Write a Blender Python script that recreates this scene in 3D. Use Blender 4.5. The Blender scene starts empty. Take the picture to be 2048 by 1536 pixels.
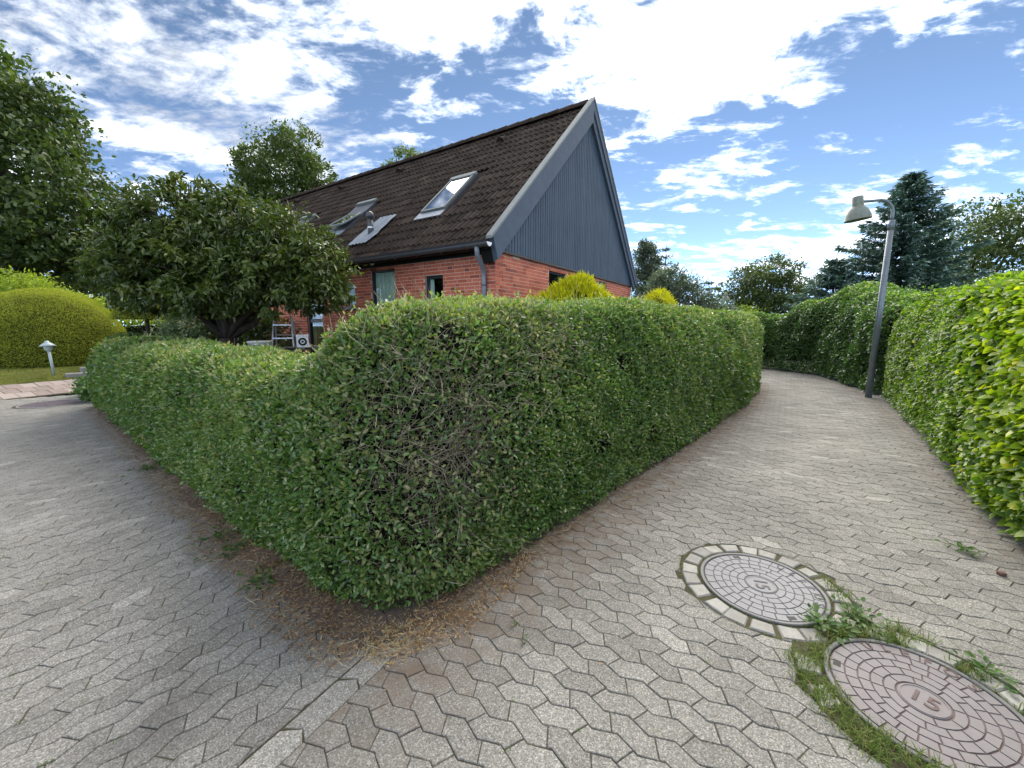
import bpy, math, numpy as np
from mathutils import Matrix, Vector
R = math.radians
rng = np.random.default_rng(7)
scene = bpy.context.scene
col = scene.collection

# ------------------------------------------------------------------ camera
CAMZ, FPX, PITCH = 1.6, 795.0, 8.4426
cd = bpy.data.cameras.new('camera'); cam = bpy.data.objects.new('camera', cd); col.objects.link(cam)
cam.location = (0, 0, CAMZ); cam.rotation_euler = (R(90 - PITCH), 0, 0)
cd.sensor_width = 36; cd.lens = FPX / 2048 * 36; cd.clip_start = 0.05; cd.clip_end = 2000
scene.camera = cam

# ------------------------------------------------------------------ world, sun, exposure
SUN_AZ, SUN_EL = 22.0, 38.0
SUN_STRENGTH, SUN_ANGLE, SKY_STRENGTH, EXPOSURE = 0.6, 75.0, 0.05, 3.9
CLOUD_GAIN = 0.375
scene.view_settings.view_transform = 'Standard'; scene.view_settings.look = 'None'
scene.view_settings.exposure = EXPOSURE; scene.view_settings.gamma = 1; scene.view_settings.use_curve_mapping = False
scene.cycles.max_bounces = 6; scene.cycles.diffuse_bounces = 3; scene.cycles.glossy_bounces = 3
scene.cycles.transmission_bounces = 4; scene.cycles.transparent_max_bounces = 6
scene.cycles.caustics_reflective = False; scene.cycles.caustics_refractive = False

def pix_dir(px, py):
    dx = (px - 1024) / FPX; dy = (768 - py) / FPX; c, s = math.cos(R(PITCH)), math.sin(R(PITCH))
    v = Vector((dx, c + dy * s, -s + dy * c)); v.normalize(); return v

class NT:
    """small helper for writing node trees"""
    def __init__(self, nt): self.nt = nt; nt.nodes.clear()
    def n(self, typ, ins=None, **kw):
        nd = self.nt.nodes.new(typ)
        for k, v in kw.items(): setattr(nd, k, v)
        for k, v in (ins or {}).items(): self.set(nd.inputs[k], v)
        return nd
    def set(self, sock, v):
        if isinstance(v, bpy.types.NodeSocket): self.nt.links.new(v, sock)
        elif isinstance(v, bpy.types.Node): self.nt.links.new(v.outputs[0], sock)
        else: sock.default_value = v
    def math(self, op, a, b=None, c=None, clamp=False):
        nd = self.n('ShaderNodeMath', operation=op, use_clamp=clamp)
        for i, v in enumerate((a, b, c)):
            if v is not None: self.set(nd.inputs[i], v)
        return nd.outputs[0]
    def vmath(self, op, a, b=None, out=0):
        nd = self.n('ShaderNodeVectorMath', operation=op); self.set(nd.inputs[0], a)
        if b is not None: self.set(nd.inputs[1], b)
        return nd.outputs[out]
    def mixc(self, f, a, b, mode='MIX'):
        nd = self.n('ShaderNodeMix', data_type='RGBA', blend_type=mode)
        self.set(nd.inputs[0], f); self.set(nd.inputs[6], a); self.set(nd.inputs[7], b); return nd.outputs[2]
    def smooth(self, x, lo, hi):
        nd = self.n('ShaderNodeMapRange', interpolation_type='SMOOTHSTEP'); self.set(nd.inputs[0], x)
        nd.inputs[1].default_value = lo; nd.inputs[2].default_value = hi; return nd.outputs[0]
    def maprange(self, x, a, b, c, d):
        nd = self.n('ShaderNodeMapRange'); self.set(nd.inputs[0], x)
        for i, v in enumerate((a, b, c, d)): self.set(nd.inputs[i + 1], v)
        return nd.outputs[0]
    def noise(self, vec, scale, detail=2, rough=0.5, dist=0.0, out='Fac'):
        nd = self.n('ShaderNodeTexNoise', {'Scale': scale, 'Detail': detail, 'Roughness': rough, 'Distortion': dist})
        if vec is not None: self.set(nd.inputs['Vector'], vec)
        return nd.outputs[out]
    def ramp(self, x, stops, mode='LINEAR'):
        nd = self.n('ShaderNodeValToRGB'); self.set(nd.inputs[0], x); cr = nd.color_ramp; cr.interpolation = mode
        while len(cr.elements) < len(stops): cr.elements.new(0.5)
        for e, (p, c) in zip(cr.elements, stops): e.position = p; e.color = (*c, 1)
        return nd.outputs[0]

world = bpy.data.worlds.new('World'); scene.world = world; world.use_nodes = True
W = NT(world.node_tree)
def build_sky():
    sky = W.n('ShaderNodeTexSky', sky_type='NISHITA', sun_disc=False)
    sky.sun_elevation = R(SUN_EL); sky.sun_rotation = R(SUN_AZ); sky.altitude = 0; sky.air_density = 0.105; sky.dust_density = 0.0; sky.ozone_density = 1.5
    d = W.n('ShaderNodeTexCoord').outputs['Generated']
    sep = W.n('ShaderNodeSeparateXYZ', {0: d}); dz = sep.outputs[2]
    up = W.math('MAXIMUM', dz, 0.0)
    den = W.math('ADD', up, 0.16)
    q = W.n('ShaderNodeCombineXYZ', {0: W.math('DIVIDE', sep.outputs[0], den), 1: W.math('DIVIDE', sep.outputs[1], den), 2: 0.0}).outputs[0]
    # cloud masses: direction, half width, half height (as angles), weight, greyness
    blobs = [((1400, 110), 240, 105, .34), ((420, 210), 520, 180, .15), ((900, 10), 280, 100, .24),
             ((1390, 350), 190, 55, .17), ((1790, 365), 170, 35, .18), ((1680, 500), 240, 55, .18),
             ((1330, 510), 200, 35, .06), ((1990, 60), 160, 110, .02),
             ((1010, 300), 220, 130, -.24), ((1850, 200), 280, 140, -.26), ((1500, 430), 420, 50, -.10), ((1150, 420), 200, 60, -.12), ((1500, 280), 300, 40, -.10)]
    tot = None; grey = None
    for (px, py), rx, ry, w in blobs:
        c = pix_dir(px, py); a = pix_dir(px + rx, py) - pix_dir(px - rx, py); b = pix_dir(px, py - ry) - pix_dir(px, py + ry)
        ra, rb = a.length / 2, b.length / 2; a.normalize(); b.normalize()
        diff = W.vmath('SUBTRACT', d, tuple(c))
        ua = W.math('DIVIDE', W.vmath('DOT_PRODUCT', diff, tuple(a), 1), ra)
        ub = W.math('DIVIDE', W.vmath('DOT_PRODUCT', diff, tuple(b), 1), rb)
        uc = W.math('DIVIDE', W.vmath('DOT_PRODUCT', diff, tuple(c), 1), 0.7)
        r2 = W.math('ADD', W.math('MULTIPLY', ua, ua), W.math('ADD', W.math('MULTIPLY', ub, ub), W.math('MULTIPLY', uc, uc)))
        g = W.math('MULTIPLY', W.math('EXPONENT', W.math('MULTIPLY', r2, -0.9)), w)
        tot = g if tot is None else W.math('ADD', tot, g)
        if (px, py) == (420, 210): grey = W.math('DIVIDE', g, w)
    # streaked, broken cloud sheet
    mp = W.n('ShaderNodeMapping', {'Vector': q}); mp.inputs['Rotation'].default_value = (0, 0, R(35)); mp.inputs['Scale'].default_value = (1.0, 1.55, 1)
    n1 = W.noise(mp.outputs[0], 3.6, 12, 0.64, 0.4)
    n2 = W.noise(mp.outputs[0], 11.0, 8, 0.62, 0.2)
    nn = W.math('ADD', W.math('MULTIPLY', n1, 0.72), W.math('MULTIPLY', n2, 0.28))
    nn = W.math('MULTIPLY_ADD', nn, 1.9, -0.45)
    field = W.math('ADD', nn, tot)
    dens = W.smooth(field, 0.43, 0.84)
    thick = W.smooth(field, 0.62, 0.9)
    sund = Vector((math.sin(R(SUN_AZ)) * math.cos(R(SUN_EL)), math.cos(R(SUN_AZ)) * math.cos(R(SUN_EL)), math.sin(R(SUN_EL))))
    cs = W.math('MAXIMUM', W.vmath('DOT_PRODUCT', d, tuple(sund), 1), 0.0)
    glow = W.math('POWER', cs, 14.0)
    n3 = W.noise(mp.outputs[0], 3.4, 6, 0.55)
    shade = W.maprange(n3, 0.3, 0.7, 0.42, 1.05)
    rad = W.math('MULTIPLY', shade, W.math('ADD', W.math('ADD', 0.72, W.math('MULTIPLY', glow, 0.45)), W.math('MULTIPLY', thick, 0.12)))
    # clouds away from the sun are sunlit, brightened further as added fill light
    cloud_fill = W.math('ADD', 1.0, W.math('MULTIPLY', W.smooth(W.vmath('DOT_PRODUCT', d, tuple(sund), 1), 0.6, -0.6), 1.9))
    rad = W.math('MULTIPLY', W.math('MULTIPLY', rad, cloud_fill), CLOUD_GAIN)
    rad = W.math('MULTIPLY', rad, W.math('SUBTRACT', 1.0, W.math('MULTIPLY', grey, 0.6)))      # thinner, greyer cloud sheet to the left
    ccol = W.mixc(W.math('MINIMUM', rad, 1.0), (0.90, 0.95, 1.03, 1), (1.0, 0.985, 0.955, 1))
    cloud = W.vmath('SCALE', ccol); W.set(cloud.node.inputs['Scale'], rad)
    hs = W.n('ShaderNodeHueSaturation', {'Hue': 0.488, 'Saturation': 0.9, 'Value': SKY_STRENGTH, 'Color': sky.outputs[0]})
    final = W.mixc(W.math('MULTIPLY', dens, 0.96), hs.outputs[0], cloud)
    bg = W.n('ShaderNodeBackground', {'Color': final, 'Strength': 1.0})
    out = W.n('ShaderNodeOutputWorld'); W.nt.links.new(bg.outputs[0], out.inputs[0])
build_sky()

sl = bpy.data.lights.new('sun', 'SUN'); sl.energy = SUN_STRENGTH; sl.angle = R(SUN_ANGLE); sl.color = (1.0, 0.93, 0.82)
so = bpy.data.objects.new('sun', sl); col.objects.link(so); so.location = (10, 20, 30)
sv = Vector((math.sin(R(SUN_AZ)) * math.cos(R(SUN_EL)), math.cos(R(SUN_AZ)) * math.cos(R(SUN_EL)), math.sin(R(SUN_EL))))
so.rotation_euler = sv.to_track_quat('Z', 'Y').to_euler()

# ------------------------------------------------------------------ mesh helpers
def link_mesh(name, me, parent=None, loc=(0, 0, 0), rot=(0, 0, 0), mat=None):
    if mat is not None and not me.materials: me.materials.append(mat)
    o = bpy.data.objects.new(name, me); col.objects.link(o); o.location = loc; o.rotation_euler = rot
    if parent is not None: o.parent = parent
    return o
def np_mesh(name, V, F, tint=None, smooth=False, extra=None):
    """V (n,3) array, F (m,k) array of equal-sized faces"""
    V = np.asarray(V, np.float32); F = np.asarray(F, np.int32); me = bpy.data.meshes.new(name)
    k = F.shape[1]; me.vertices.add(len(V)); me.vertices.foreach_set('co', V.ravel())
    me.loops.add(F.size); me.loops.foreach_set('vertex_index', F.ravel())
    me.polygons.add(len(F)); me.polygons.foreach_set('loop_start', np.arange(0, F.size, k, dtype=np.int32))
    if smooth: me.polygons.foreach_set('use_smooth', np.ones(len(F), bool))
    me.update(calc_edges=True)
    if tint is not None:
        a = me.attributes.new('tint', 'FLOAT', 'POINT'); a.data.foreach_set('value', np.asarray(tint, np.float32))
    for nm, val in (extra or {}).items():
        a = me.attributes.new(nm, 'FLOAT', 'POINT'); a.data.foreach_set('value', np.asarray(val, np.float32))
    return me
class MB:
    """collects polygons for one mesh"""
    def __init__(s): s.v = []; s.f = []; s.t = []; s.d = []
    def add(s, V, F, tint=0.5, dirt=0.0):
        b = len(s.v); s.v += [tuple(p) for p in V]; s.f += [[i + b for i in f] for f in F]; s.t += [tint] * len(V); s.d += [dirt] * len(V); return s
    def box(s, x0, x1, y0, y1, z0, z1, tint=0.5):
        V = [(x0, y0, z0), (x1, y0, z0), (x1, y1, z0), (x0, y1, z0), (x0, y0, z1), (x1, y0, z1), (x1, y1, z1), (x0, y1, z1)]
        return s.add(V, [(0, 3, 2, 1), (4, 5, 6, 7), (0, 1, 5, 4), (1, 2, 6, 5), (2, 3, 7, 6), (3, 0, 4, 7)], tint)
    def prism(s, poly, z0, z1, tint=0.5):
        n = len(poly); V = [(x, y, z0) for x, y in poly] + [(x, y, z1) for x, y in poly]
        F = [list(range(n))[::-1], list(range(n, 2 * n))] + [(i, (i + 1) % n, n + (i + 1) % n, n + i) for i in range(n)]
        return s.add(V, F, tint)
    def tube(s, P, r, seg=8, tint=0.5, cap=True):
        P = [Vector(p) for p in P]; n = len(P); r = [r] * n if isinstance(r, (int, float)) else r
        V = []; prev = None
        for i in range(n):
            t = (P[min(i + 1, n - 1)] - P[max(i - 1, 0)]).normalized()
            if prev is None: a = t.orthogonal().normalized()
            else: a = (prev - t * prev.dot(t)); a = a.normalized() if a.length > 1e-6 else t.orthogonal().normalized()
            prev = a; b = t.cross(a)
            V += [P[i] + (a * math.cos(2 * math.pi * k / seg) + b * math.sin(2 * math.pi * k / seg)) * r[i] for k in range(seg)]
        F = [(i * seg + k, i * seg + (k + 1) % seg, (i + 1) * seg + (k + 1) % seg, (i + 1) * seg + k) for i in range(n - 1) for k in range(seg)]
        if cap: F += [list(range(seg))[::-1], list(range((n - 1) * seg, n * seg))]
        return s.add(V, F, tint)
    def lathe(s, prof, seg=20, c=(0, 0), tint=0.5):
        V = [(c[0] + r * math.cos(2 * math.pi * k / seg), c[1] + r * math.sin(2 * math.pi * k / seg), z) for r, z in prof for k in range(seg)]
        F = [(i * seg + k, i * seg + (k + 1) % seg, (i + 1) * seg + (k + 1) % seg, (i + 1) * seg + k) for i in range(len(prof) - 1) for k in range(seg)]
        return s.add(V, F, tint)
    def mesh(s, name, smooth=False):
        me = bpy.data.meshes.new(name); me.from_pydata(s.v, [], s.f); me.update()
        a = me.attributes.new('tint', 'FLOAT', 'POINT'); a.data.foreach_set('value', np.array(s.t, np.float32))
        a = me.attributes.new('dirt', 'FLOAT', 'POINT'); a.data.foreach_set('value', np.array(s.d, np.float32))
        if smooth: me.polygons.foreach_set('use_smooth', np.ones(len(me.polygons), bool))
        return me
    def build(s, name, mat, parent=None, loc=(0, 0, 0), rot=(0, 0, 0), smooth=False, bevel=0):
        o = link_mesh(name, s.mesh(name, smooth), parent, loc, rot, mat)
        if bevel:
            m = o.modifiers.new('bevel', 'BEVEL'); m.width = bevel; m.segments = 2; m.limit_method = 'ANGLE'
        return o
def tag(o, label=None, cat=None, group=None, kind=None):
    for k, v in (('label', label), ('category', cat), ('group', group), ('kind', kind)):
        if v: o[k] = v
    return o
def thing(name, label, cat, loc=(0, 0, 0), rz=0.0, group=None):
    o = bpy.data.objects.new(name, None); col.objects.link(o); o.location = loc; o.rotation_euler = (0, 0, rz)
    o.empty_display_size = 0.2
    return tag(o, label, cat, group)
def copy_tree(o, parent=None):
    c = o.copy(); col.objects.link(c); c.parent = parent
    for ch in list(o.children): copy_tree(ch, c)
    return c
def unit(a): return a / np.maximum(np.linalg.norm(a, axis=-1, keepdims=True), 1e-9)
_ph = np.random.default_rng(3).uniform(0, 6.28, (8, 4)); _dr = unit(np.random.default_rng(4).normal(size=(8, 3)))
def wob(p, scale, k0=0):
    """smooth pseudo noise about -1..1 for an (n,3) array"""
    p = np.asarray(p) * scale; r = 0
    for i in range(5):
        r = r + np.sin((p @ _dr[(i + k0) % 8]) * (1 + .37 * i) * 2.2 + _ph[(i + k0) % 8, i % 4] + 1.3 * np.sin(p @ _dr[(i + 3 + k0) % 8] * 1.7 + _ph[i, 3]))
    return r / 3.2

# ------------------------------------------------------------------ materials
MATS = {}
def mat(name, color=(.5, .5, .5), rough=.6, metal=0., spec=.5, bump=None, var=None):
    """plain procedural material: colour with soft large and fine variation"""
    m = bpy.data.materials.new(name); m.use_nodes = True; T = NT(m.node_tree)
    pos = T.n('ShaderNodeNewGeometry').outputs['Position']
    a, b = (var or (.12, 6.0))
    n = T.noise(pos, b, 5, .6); n2 = T.noise(pos, b * 9, 3, .6)
    f = T.maprange(T.math('ADD', T.math('MULTIPLY', n, .65), T.math('MULTIPLY', n2, .35)), .3, .7, 1 - a, 1 + a)
    c = T.vmath('SCALE', (*color,)); T.set(c.node.inputs['Scale'], f)
    p = T.n('ShaderNodeBsdfPrincipled', {'Base Color': c, 'Roughness': rough, 'Metallic': metal, 'Specular IOR Level': spec})
    if bump:
        bn = T.n('ShaderNodeBump', {'Strength': bump[0], 'Distance': bump[1], 'Height': T.noise(pos, bump[2], 4, .6)}); T.set(p.inputs['Normal'], bn)
    o = T.n('ShaderNodeOutputMaterial'); T.nt.links.new(p.outputs[0], o.inputs[0]); MATS[name] = m; return m
def leafmat(name, stops, trans=.35, rough=.42, tboost=(1.5, 1.7, .7), spec=.5):
    m = bpy.data.materials.new(name); m.use_nodes = True; T = NT(m.node_tree)
    t = T.n('ShaderNodeAttribute', attribute_name='tint').outputs['Fac']
    c = T.ramp(t, stops)
    p = T.n('ShaderNodeBsdfPrincipled', {'Base Color': c, 'Roughness': rough, 'Specular IOR Level': spec})
    tc = T.vmath('MULTIPLY', c, tboost)
    tr = T.n('ShaderNodeBsdfTranslucent', {'Color': tc})
    mx = T.n('ShaderNodeMixShader', {0: trans, 1: p.outputs[0], 2: tr.outputs[0]})
    o = T.n('ShaderNodeOutputMaterial'); T.nt.links.new(mx.outputs[0], o.inputs[0]); MATS[name] = m; return m

def paver_mat():
    m = bpy.data.materials.new('paver_concrete'); m.use_nodes = True; T = NT(m.node_tree)
    pos = T.n('ShaderNodeNewGeometry').outputs['Position']
    t = T.n('ShaderNodeAttribute', attribute_name='tint').outputs['Fac']
    dirt = T.n('ShaderNodeAttribute', attribute_name='dirt').outputs['Fac']
    vo = T.n('ShaderNodeTexVoronoi', {'Vector': pos, 'Scale': 210.0}); g = T.n('ShaderNodeSeparateColor', {0: vo.outputs['Color']}).outputs[0]
    grain = T.ramp(g, [(0, (.55,) * 3), (.25, (.8,) * 3), (.62, (1.0,) * 3), (.84, (1.25,) * 3), (1, (1.75,) * 3)])
    fine = T.maprange(T.noise(pos, 420, 3, .7), .3, .7, .8, 1.2)
    big = T.maprange(T.noise(pos, 1.1, 6, .6), .3, .7, .82, 1.14)
    base = T.ramp(t, [(0, (.20, .193, .176)), (.5, (.252, .243, .222)), (.85, (.288, .278, .255)), (1, (.38, .368, .335))])
    c = T.mixc(1.0, base, grain, 'MULTIPLY')
    k = T.math('MULTIPLY', fine, big); c = T.vmath('SCALE', c); T.set(c.node.inputs['Scale'], k)
    dm = T.math('MULTIPLY', dirt, T.smooth(T.noise(pos, 7, 6, .65), .30, .62), clamp=True)
    dcol = T.mixc(T.noise(pos, 25, 3), (.13, .095, .07, 1), (.21, .16, .12, 1))
    c2 = T.mixc(dm, c, dcol)
    moss = T.math('MULTIPLY', T.smooth(T.noise(pos, 2.3, 6, .7), .60, .74), .38)
    c3 = T.mixc(moss, c2, (.135, .135, .075, 1))
    wpos = T.vmath('ADD', pos, T.vmath('MULTIPLY', T.noise(pos, 4, 5, .6, out='Color'), (.45, .45, .0)))
    oil = T.smooth(T.vmath('DISTANCE', wpos, (-1.22, 1.62, 0), 1), .36, .02)
    c3 = T.mixc(T.math('MULTIPLY', oil, .5), c3, (.055, .053, .052, 1))
    bh = T.math('ADD', T.math('MULTIPLY', g, .5), T.noise(pos, 500, 2))
    bn = T.n('ShaderNodeBump', {'Strength': .5, 'Distance': .0022, 'Height': bh})
    p = T.n('ShaderNodeBsdfPrincipled', {'Base Color': c3, 'Roughness': .88, 'Specular IOR Level': .2, 'Normal': bn.outputs[0]})
    o = T.n('ShaderNodeOutputMaterial'); T.nt.links.new(p.outputs[0], o.inputs[0]); return m
def ground_mat(name, stops, scale, bump=.03, rough=.95, scale2=40):
    m = bpy.data.materials.new(name); m.use_nodes = True; T = NT(m.node_tree)
    pos = T.n('ShaderNodeNewGeometry').outputs['Position']
    n = T.math('ADD', T.math('MULTIPLY', T.noise(pos, scale, 8, .65), .6), T.math('MULTIPLY', T.noise(pos, scale2, 4, .7), .4))
    c = T.ramp(T.maprange(n, .32, .68, 0, 1), stops)
    bn = T.n('ShaderNodeBump', {'Strength': .6, 'Distance': bump, 'Height': T.noise(pos, scale2 * 2, 5, .7)})
    p = T.n('ShaderNodeBsdfPrincipled', {'Base Color': c, 'Roughness': rough, 'Specular IOR Level': .2, 'Normal': bn.outputs[0]})
    o = T.n('ShaderNodeOutputMaterial'); T.nt.links.new(p.outputs[0], o.inputs[0]); return m
def tinted(name, stops, rough=.8, bump=(.4, .004, 60), grain=(.25, 90), spec=.3, lich=None, metal=0.):
    """material whose colour follows each piece's own tint, with grain and relief"""
    m = bpy.data.materials.new(name); m.use_nodes = True; T = NT(m.node_tree)
    pos = T.n('ShaderNodeNewGeometry').outputs['Position']
    t = T.n('ShaderNodeAttribute', attribute_name='tint').outputs['Fac']
    c = T.ramp(t, stops)
    f = T.maprange(T.math('ADD', T.math('MULTIPLY', T.noise(pos, grain[1], 4, .7), .5), T.math('MULTIPLY', T.noise(pos, grain[1] * .12, 5, .6), .5)), .3, .7, 1 - grain[0], 1 + grain[0])
    c = T.vmath('SCALE', c); T.set(c.node.inputs['Scale'], f)
    if lich:
        for lc, sc, lo, hi, amt in lich:
            c = T.mixc(T.math('MULTIPLY', T.smooth(T.noise(pos, sc, 6, .7), lo, hi), amt), c, (*lc, 1))
    bn = T.n('ShaderNodeBump', {'Strength': bump[0], 'Distance': bump[1], 'Height': T.noise(pos, bump[2], 5, .7)})
    p = T.n('ShaderNodeBsdfPrincipled', {'Base Color': c, 'Roughness': rough, 'Specular IOR Level': spec, 'Metallic': metal, 'Normal': bn.outputs[0]})
    o = T.n('ShaderNodeOutputMaterial'); T.nt.links.new(p.outputs[0], o.inputs[0]); return m
def glassmat(name, tintc=(.75, .85, .82), refl=.5):
    m = bpy.data.materials.new(name); m.use_nodes = True; T = NT(m.node_tree)
    fc = T.n('ShaderNodeLayerWeight', {'Blend': .5}).outputs['Facing']
    f = T.math('ADD', T.math('MULTIPLY', T.math('POWER', fc, 4.0), .7), refl, clamp=True)
    gl = T.n('ShaderNodeBsdfGlossy', {'Color': (.95, .97, 1, 1), 'Roughness': .02}); tr = T.n('ShaderNodeBsdfTransparent', {'Color': (*tintc, 1)})
    mx = T.n('ShaderNodeMixShader', {0: f, 1: tr.outputs[0], 2: gl.outputs[0]})
    o = T.n('ShaderNodeOutputMaterial'); T.nt.links.new(mx.outputs[0], o.inputs[0]); return m

M_PAVER = paver_mat()
M_BED = ground_mat('joint_soil', [(0, (.045, .038, .028)), (.5, (.075, .068, .042)), (1, (.095, .105, .045))], 3.0, .01)
M_GROUND = ground_mat('ground_grass', [(0, (.03, .045, .012)), (.5, (.06, .085, .02)), (1, (.10, .115, .035))], .8)
M_LAWN = ground_mat('lawn_turf', [(0, (.075, .075, .02)), (.45, (.12, .125, .022)), (1, (.19, .19, .035))], 1.2, .03, .95, 30)
M_SOIL = ground_mat('hedge_soil', [(0, (.075, .060, .050)), (.5, (.140, .112, .094)), (1, (.22, .18, .15))], 6.0, .02, .97, 120)
M_LITTER = leafmat('dead_leaf_litter', [(0, (.14, .085, .05)), (.3, (.28, .17, .085)), (.55, (.40, .27, .15)), (.75, (.52, .42, .27)), (.9, (.46, .25, .09)), (1, (.42, .40, .18))], .1, .7, (1.1, 1, .8), .2)
M_BRICK = tinted('red_brick', [(0, (.22, .06, .038)), (.3, (.40, .10, .058)), (.65, (.53, .145, .08)), (1, (.60, .19, .11))], .85, (.5, .004, 70), (.22, 80))
M_MORTAR = mat('mortar', (.62, .46, .37), .95, 0, .2, (.4, .004, 150), (.15, 20))
M_TILE = tinted('concrete_roof_tile', [(0, (.022, .0150, .0115)), (.5, (.038, .0275, .0215)), (1, (.062, .046, .037))], .9, (.6, .004, 60), (.3, 40), .12,
                lich=[((.16, .155, .12), 9, .60, .72, .35), ((.15, .085, .03), 3.0, .66, .75, .35), ((.5, .5, .46), 23, .76, .79, .5)])
M_BOARD = tinted('slate_blue_board', [(0, (.054, .079, .112)), (.5, (.074, .104, .145)), (1, (.094, .130, .180))], .85, (.35, .003, 40), (.18, 14), .1)
M_BARGE = mat('slate_blue_paint', (.084, .110, .152), .8, 0, .12, (.25, .002, 30), (.12, 5))
M_TRIM = mat('weathered_zinc_trim', (.20, .22, .215), .7, 0, .2, None, (.15, 7))
M_BLACK = mat('black_timber', (.012, .012, .013), .6, 0, .3, (.2, .003, 40))
M_GUTTER = mat('grey_gutter', (.06, .064, .07), .4, 0, .5, None, (.2, 12))
M_PIPE = mat('grey_downpipe', (.20, .22, .245), .42, .1, .5, None, (.15, 9))
M_WHITE = mat('white_paint', (.75, .76, .75), .5, 0, .4, None, (.05, 9))
M_FRAME = mat('dark_window_frame', (.02, .024, .028), .4, 0, .5)
M_GLASS = glassmat('window_glass', (.88, .94, .92), .03)
M_SKYGLASS = glassmat('skylight_glass', (.35, .4, .45), .42)
M_CURTAIN = mat('pale_curtain', (.60, .70, .65), .8, 0, .2, None, (.06, 4))
M_ROOM = mat('dark_room', (.02, .022, .024), .9, 0, .1)
M_ALU = mat('aluminium', (.55, .57, .58), .35, .8, .5, None, (.1, 12))
M_LEAD = mat('lead_flashing', (.26, .29, .33), .45, .4, .5, (.4, .01, 25), (.25, 10))
M_GALV = mat('galvanised_steel', (.17, .20, .225), .45, .35, .5, None, (.2, 6))
M_LAMP = tinted('mossy_lamp_shade', [(0, (.17, .19, .16)), (1, (.26, .28, .24))], .55, (.2, .002, 60), (.25, 30), .4, lich=[((.14, .15, .06), 7, .48, .65, .7)])
M_GLAMP = mat('pale_blue_metal', (.36, .44, .45), .45, .1, .5, None, (.1, 15))
M_BARK = ground_mat('bark', [(0, (.03, .024, .018)), (.5, (.065, .052, .04)), (1, (.11, .095, .075))], 3, .04, .95, 25)
M_BIRCH = ground_mat('pale_bark', [(0, (.06, .05, .045)), (.5, (.2, .19, .18)), (1, (.35, .34, .32))], 3, .02, .9, 25)
M_TWIG = tinted('bare_twig', [(0, (.12, .10, .065)), (.5, (.30, .26, .18)), (1, (.50, .45, .33))], .85, (.3, .002, 90), (.2, 60))
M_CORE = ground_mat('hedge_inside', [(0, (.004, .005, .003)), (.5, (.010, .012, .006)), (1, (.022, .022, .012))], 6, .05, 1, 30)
M_PRIVET = leafmat('privet_leaf', [(0, (.040, .080, .026)), (.35, (.084, .166, .042)), (.65, (.152, .252, .066)), (.80, (.26, .300, .105)), (.87, (.34, .33, .16)), (.93, (.36, .31, .19)), (1, (.27, .19, .11))], .30, .32, (1.5, 1.7, .5), .65)
M_HAZEL = leafmat('broad_hedge_leaf', [(0, (0.0463, 0.1107, 0.017)), (0.3, (0.101, 0.1964, 0.0219)), (0.6, (0.2423, 0.3571, 0.0267)), (0.85, (0.4212, 0.4999, 0.0365)), (1, (0.5686, 0.5356, 0.0608))], .40, .42, (1.5, 1.6, .5), .45)
M_IVY = leafmat('dark_hedge_leaf', [(0, (0.0309, 0.0736, 0.0232)), (0.5, (0.0669, 0.138, 0.0349)), (0.85, (0.1546, 0.253, 0.0504)), (1, (0.3349, 0.414, 0.0774))], .28, .36, (1.4, 1.7, .6), .5)
M_TREE = leafmat('tree_leaf', [(0, (0.0301, 0.0527, 0.0146)), (0.5, (0.0689, 0.1053, 0.0263)), (1, (0.1507, 0.193, 0.0466))], .30, .45, (1.4, 1.6, .6), .4)
M_LAUREL = leafmat('glossy_dark_leaf', [(0, (0.0326, 0.0497, 0.0129)), (0.5, (0.0783, 0.113, 0.0227)), (0.85, (0.1632, 0.192, 0.0356)), (1, (0.3262, 0.2936, 0.0566))], .25, .38, (1.5, 1.7, .6), .5)
M_YEW = leafmat('clipped_yew_needles', [(0, (.15, .18, .02)), (.5, (.32, .37, .04)), (1, (.48, .52, .07))], .25, .6, (1.4, 1.4, .5), .3)
M_GOLD = leafmat('golden_conifer', [(0, (0.2527, 0.2808, 0.012)), (0.5, (0.5686, 0.5803, 0.018)), (1, (0.6, 0.6, 0.03))], .35, .6, (1.3, 1.3, .5), .3)
M_LIGHTSH = leafmat('yellow_green_leaf', [(0, (0.1092, 0.1728, 0.0216)), (0.5, (0.2184, 0.3024, 0.0336)), (1, (0.3744, 0.432, 0.06))], .40, .5, (1.4, 1.5, .5), .4)
M_SPRUCE = leafmat('blue_spruce_needles', [(0, (0.0399, 0.0784, 0.0588)), (0.5, (0.1, 0.1725, 0.1323)), (1, (0.2499, 0.3606, 0.294))], .12, .6, (1, 1.2, 1), .3)
M_SILVER = leafmat('silvery_leaf', [(0, (0.042, 0.066, 0.042)), (0.5, (0.09, 0.126, 0.084)), (1, (0.18, 0.228, 0.168))], .30, .5, (1.3, 1.5, .8), .4)
M_VARIEG = leafmat('variegated_leaf', [(0, (.03, .06, .02)), (.5, (.09, .14, .06)), (.75, (.35, .40, .25)), (1, (.55, .58, .42))], .3, .45, (1.2, 1.3, .8), .4)
M_GRASS = leafmat('grass_blade', [(0, (.045, .085, .012)), (.5, (.095, .16, .022)), (.85, (.17, .22, .05)), (1, (.30, .27, .12))], .35, .5, (1.4, 1.5, .5), .35)
M_WEED = leafmat('weed_leaf', [(0, (.035, .08, .02)), (.5, (.07, .15, .035)), (1, (.13, .22, .06))], .35, .5, (1.4, 1.5, .6), .35)

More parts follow.
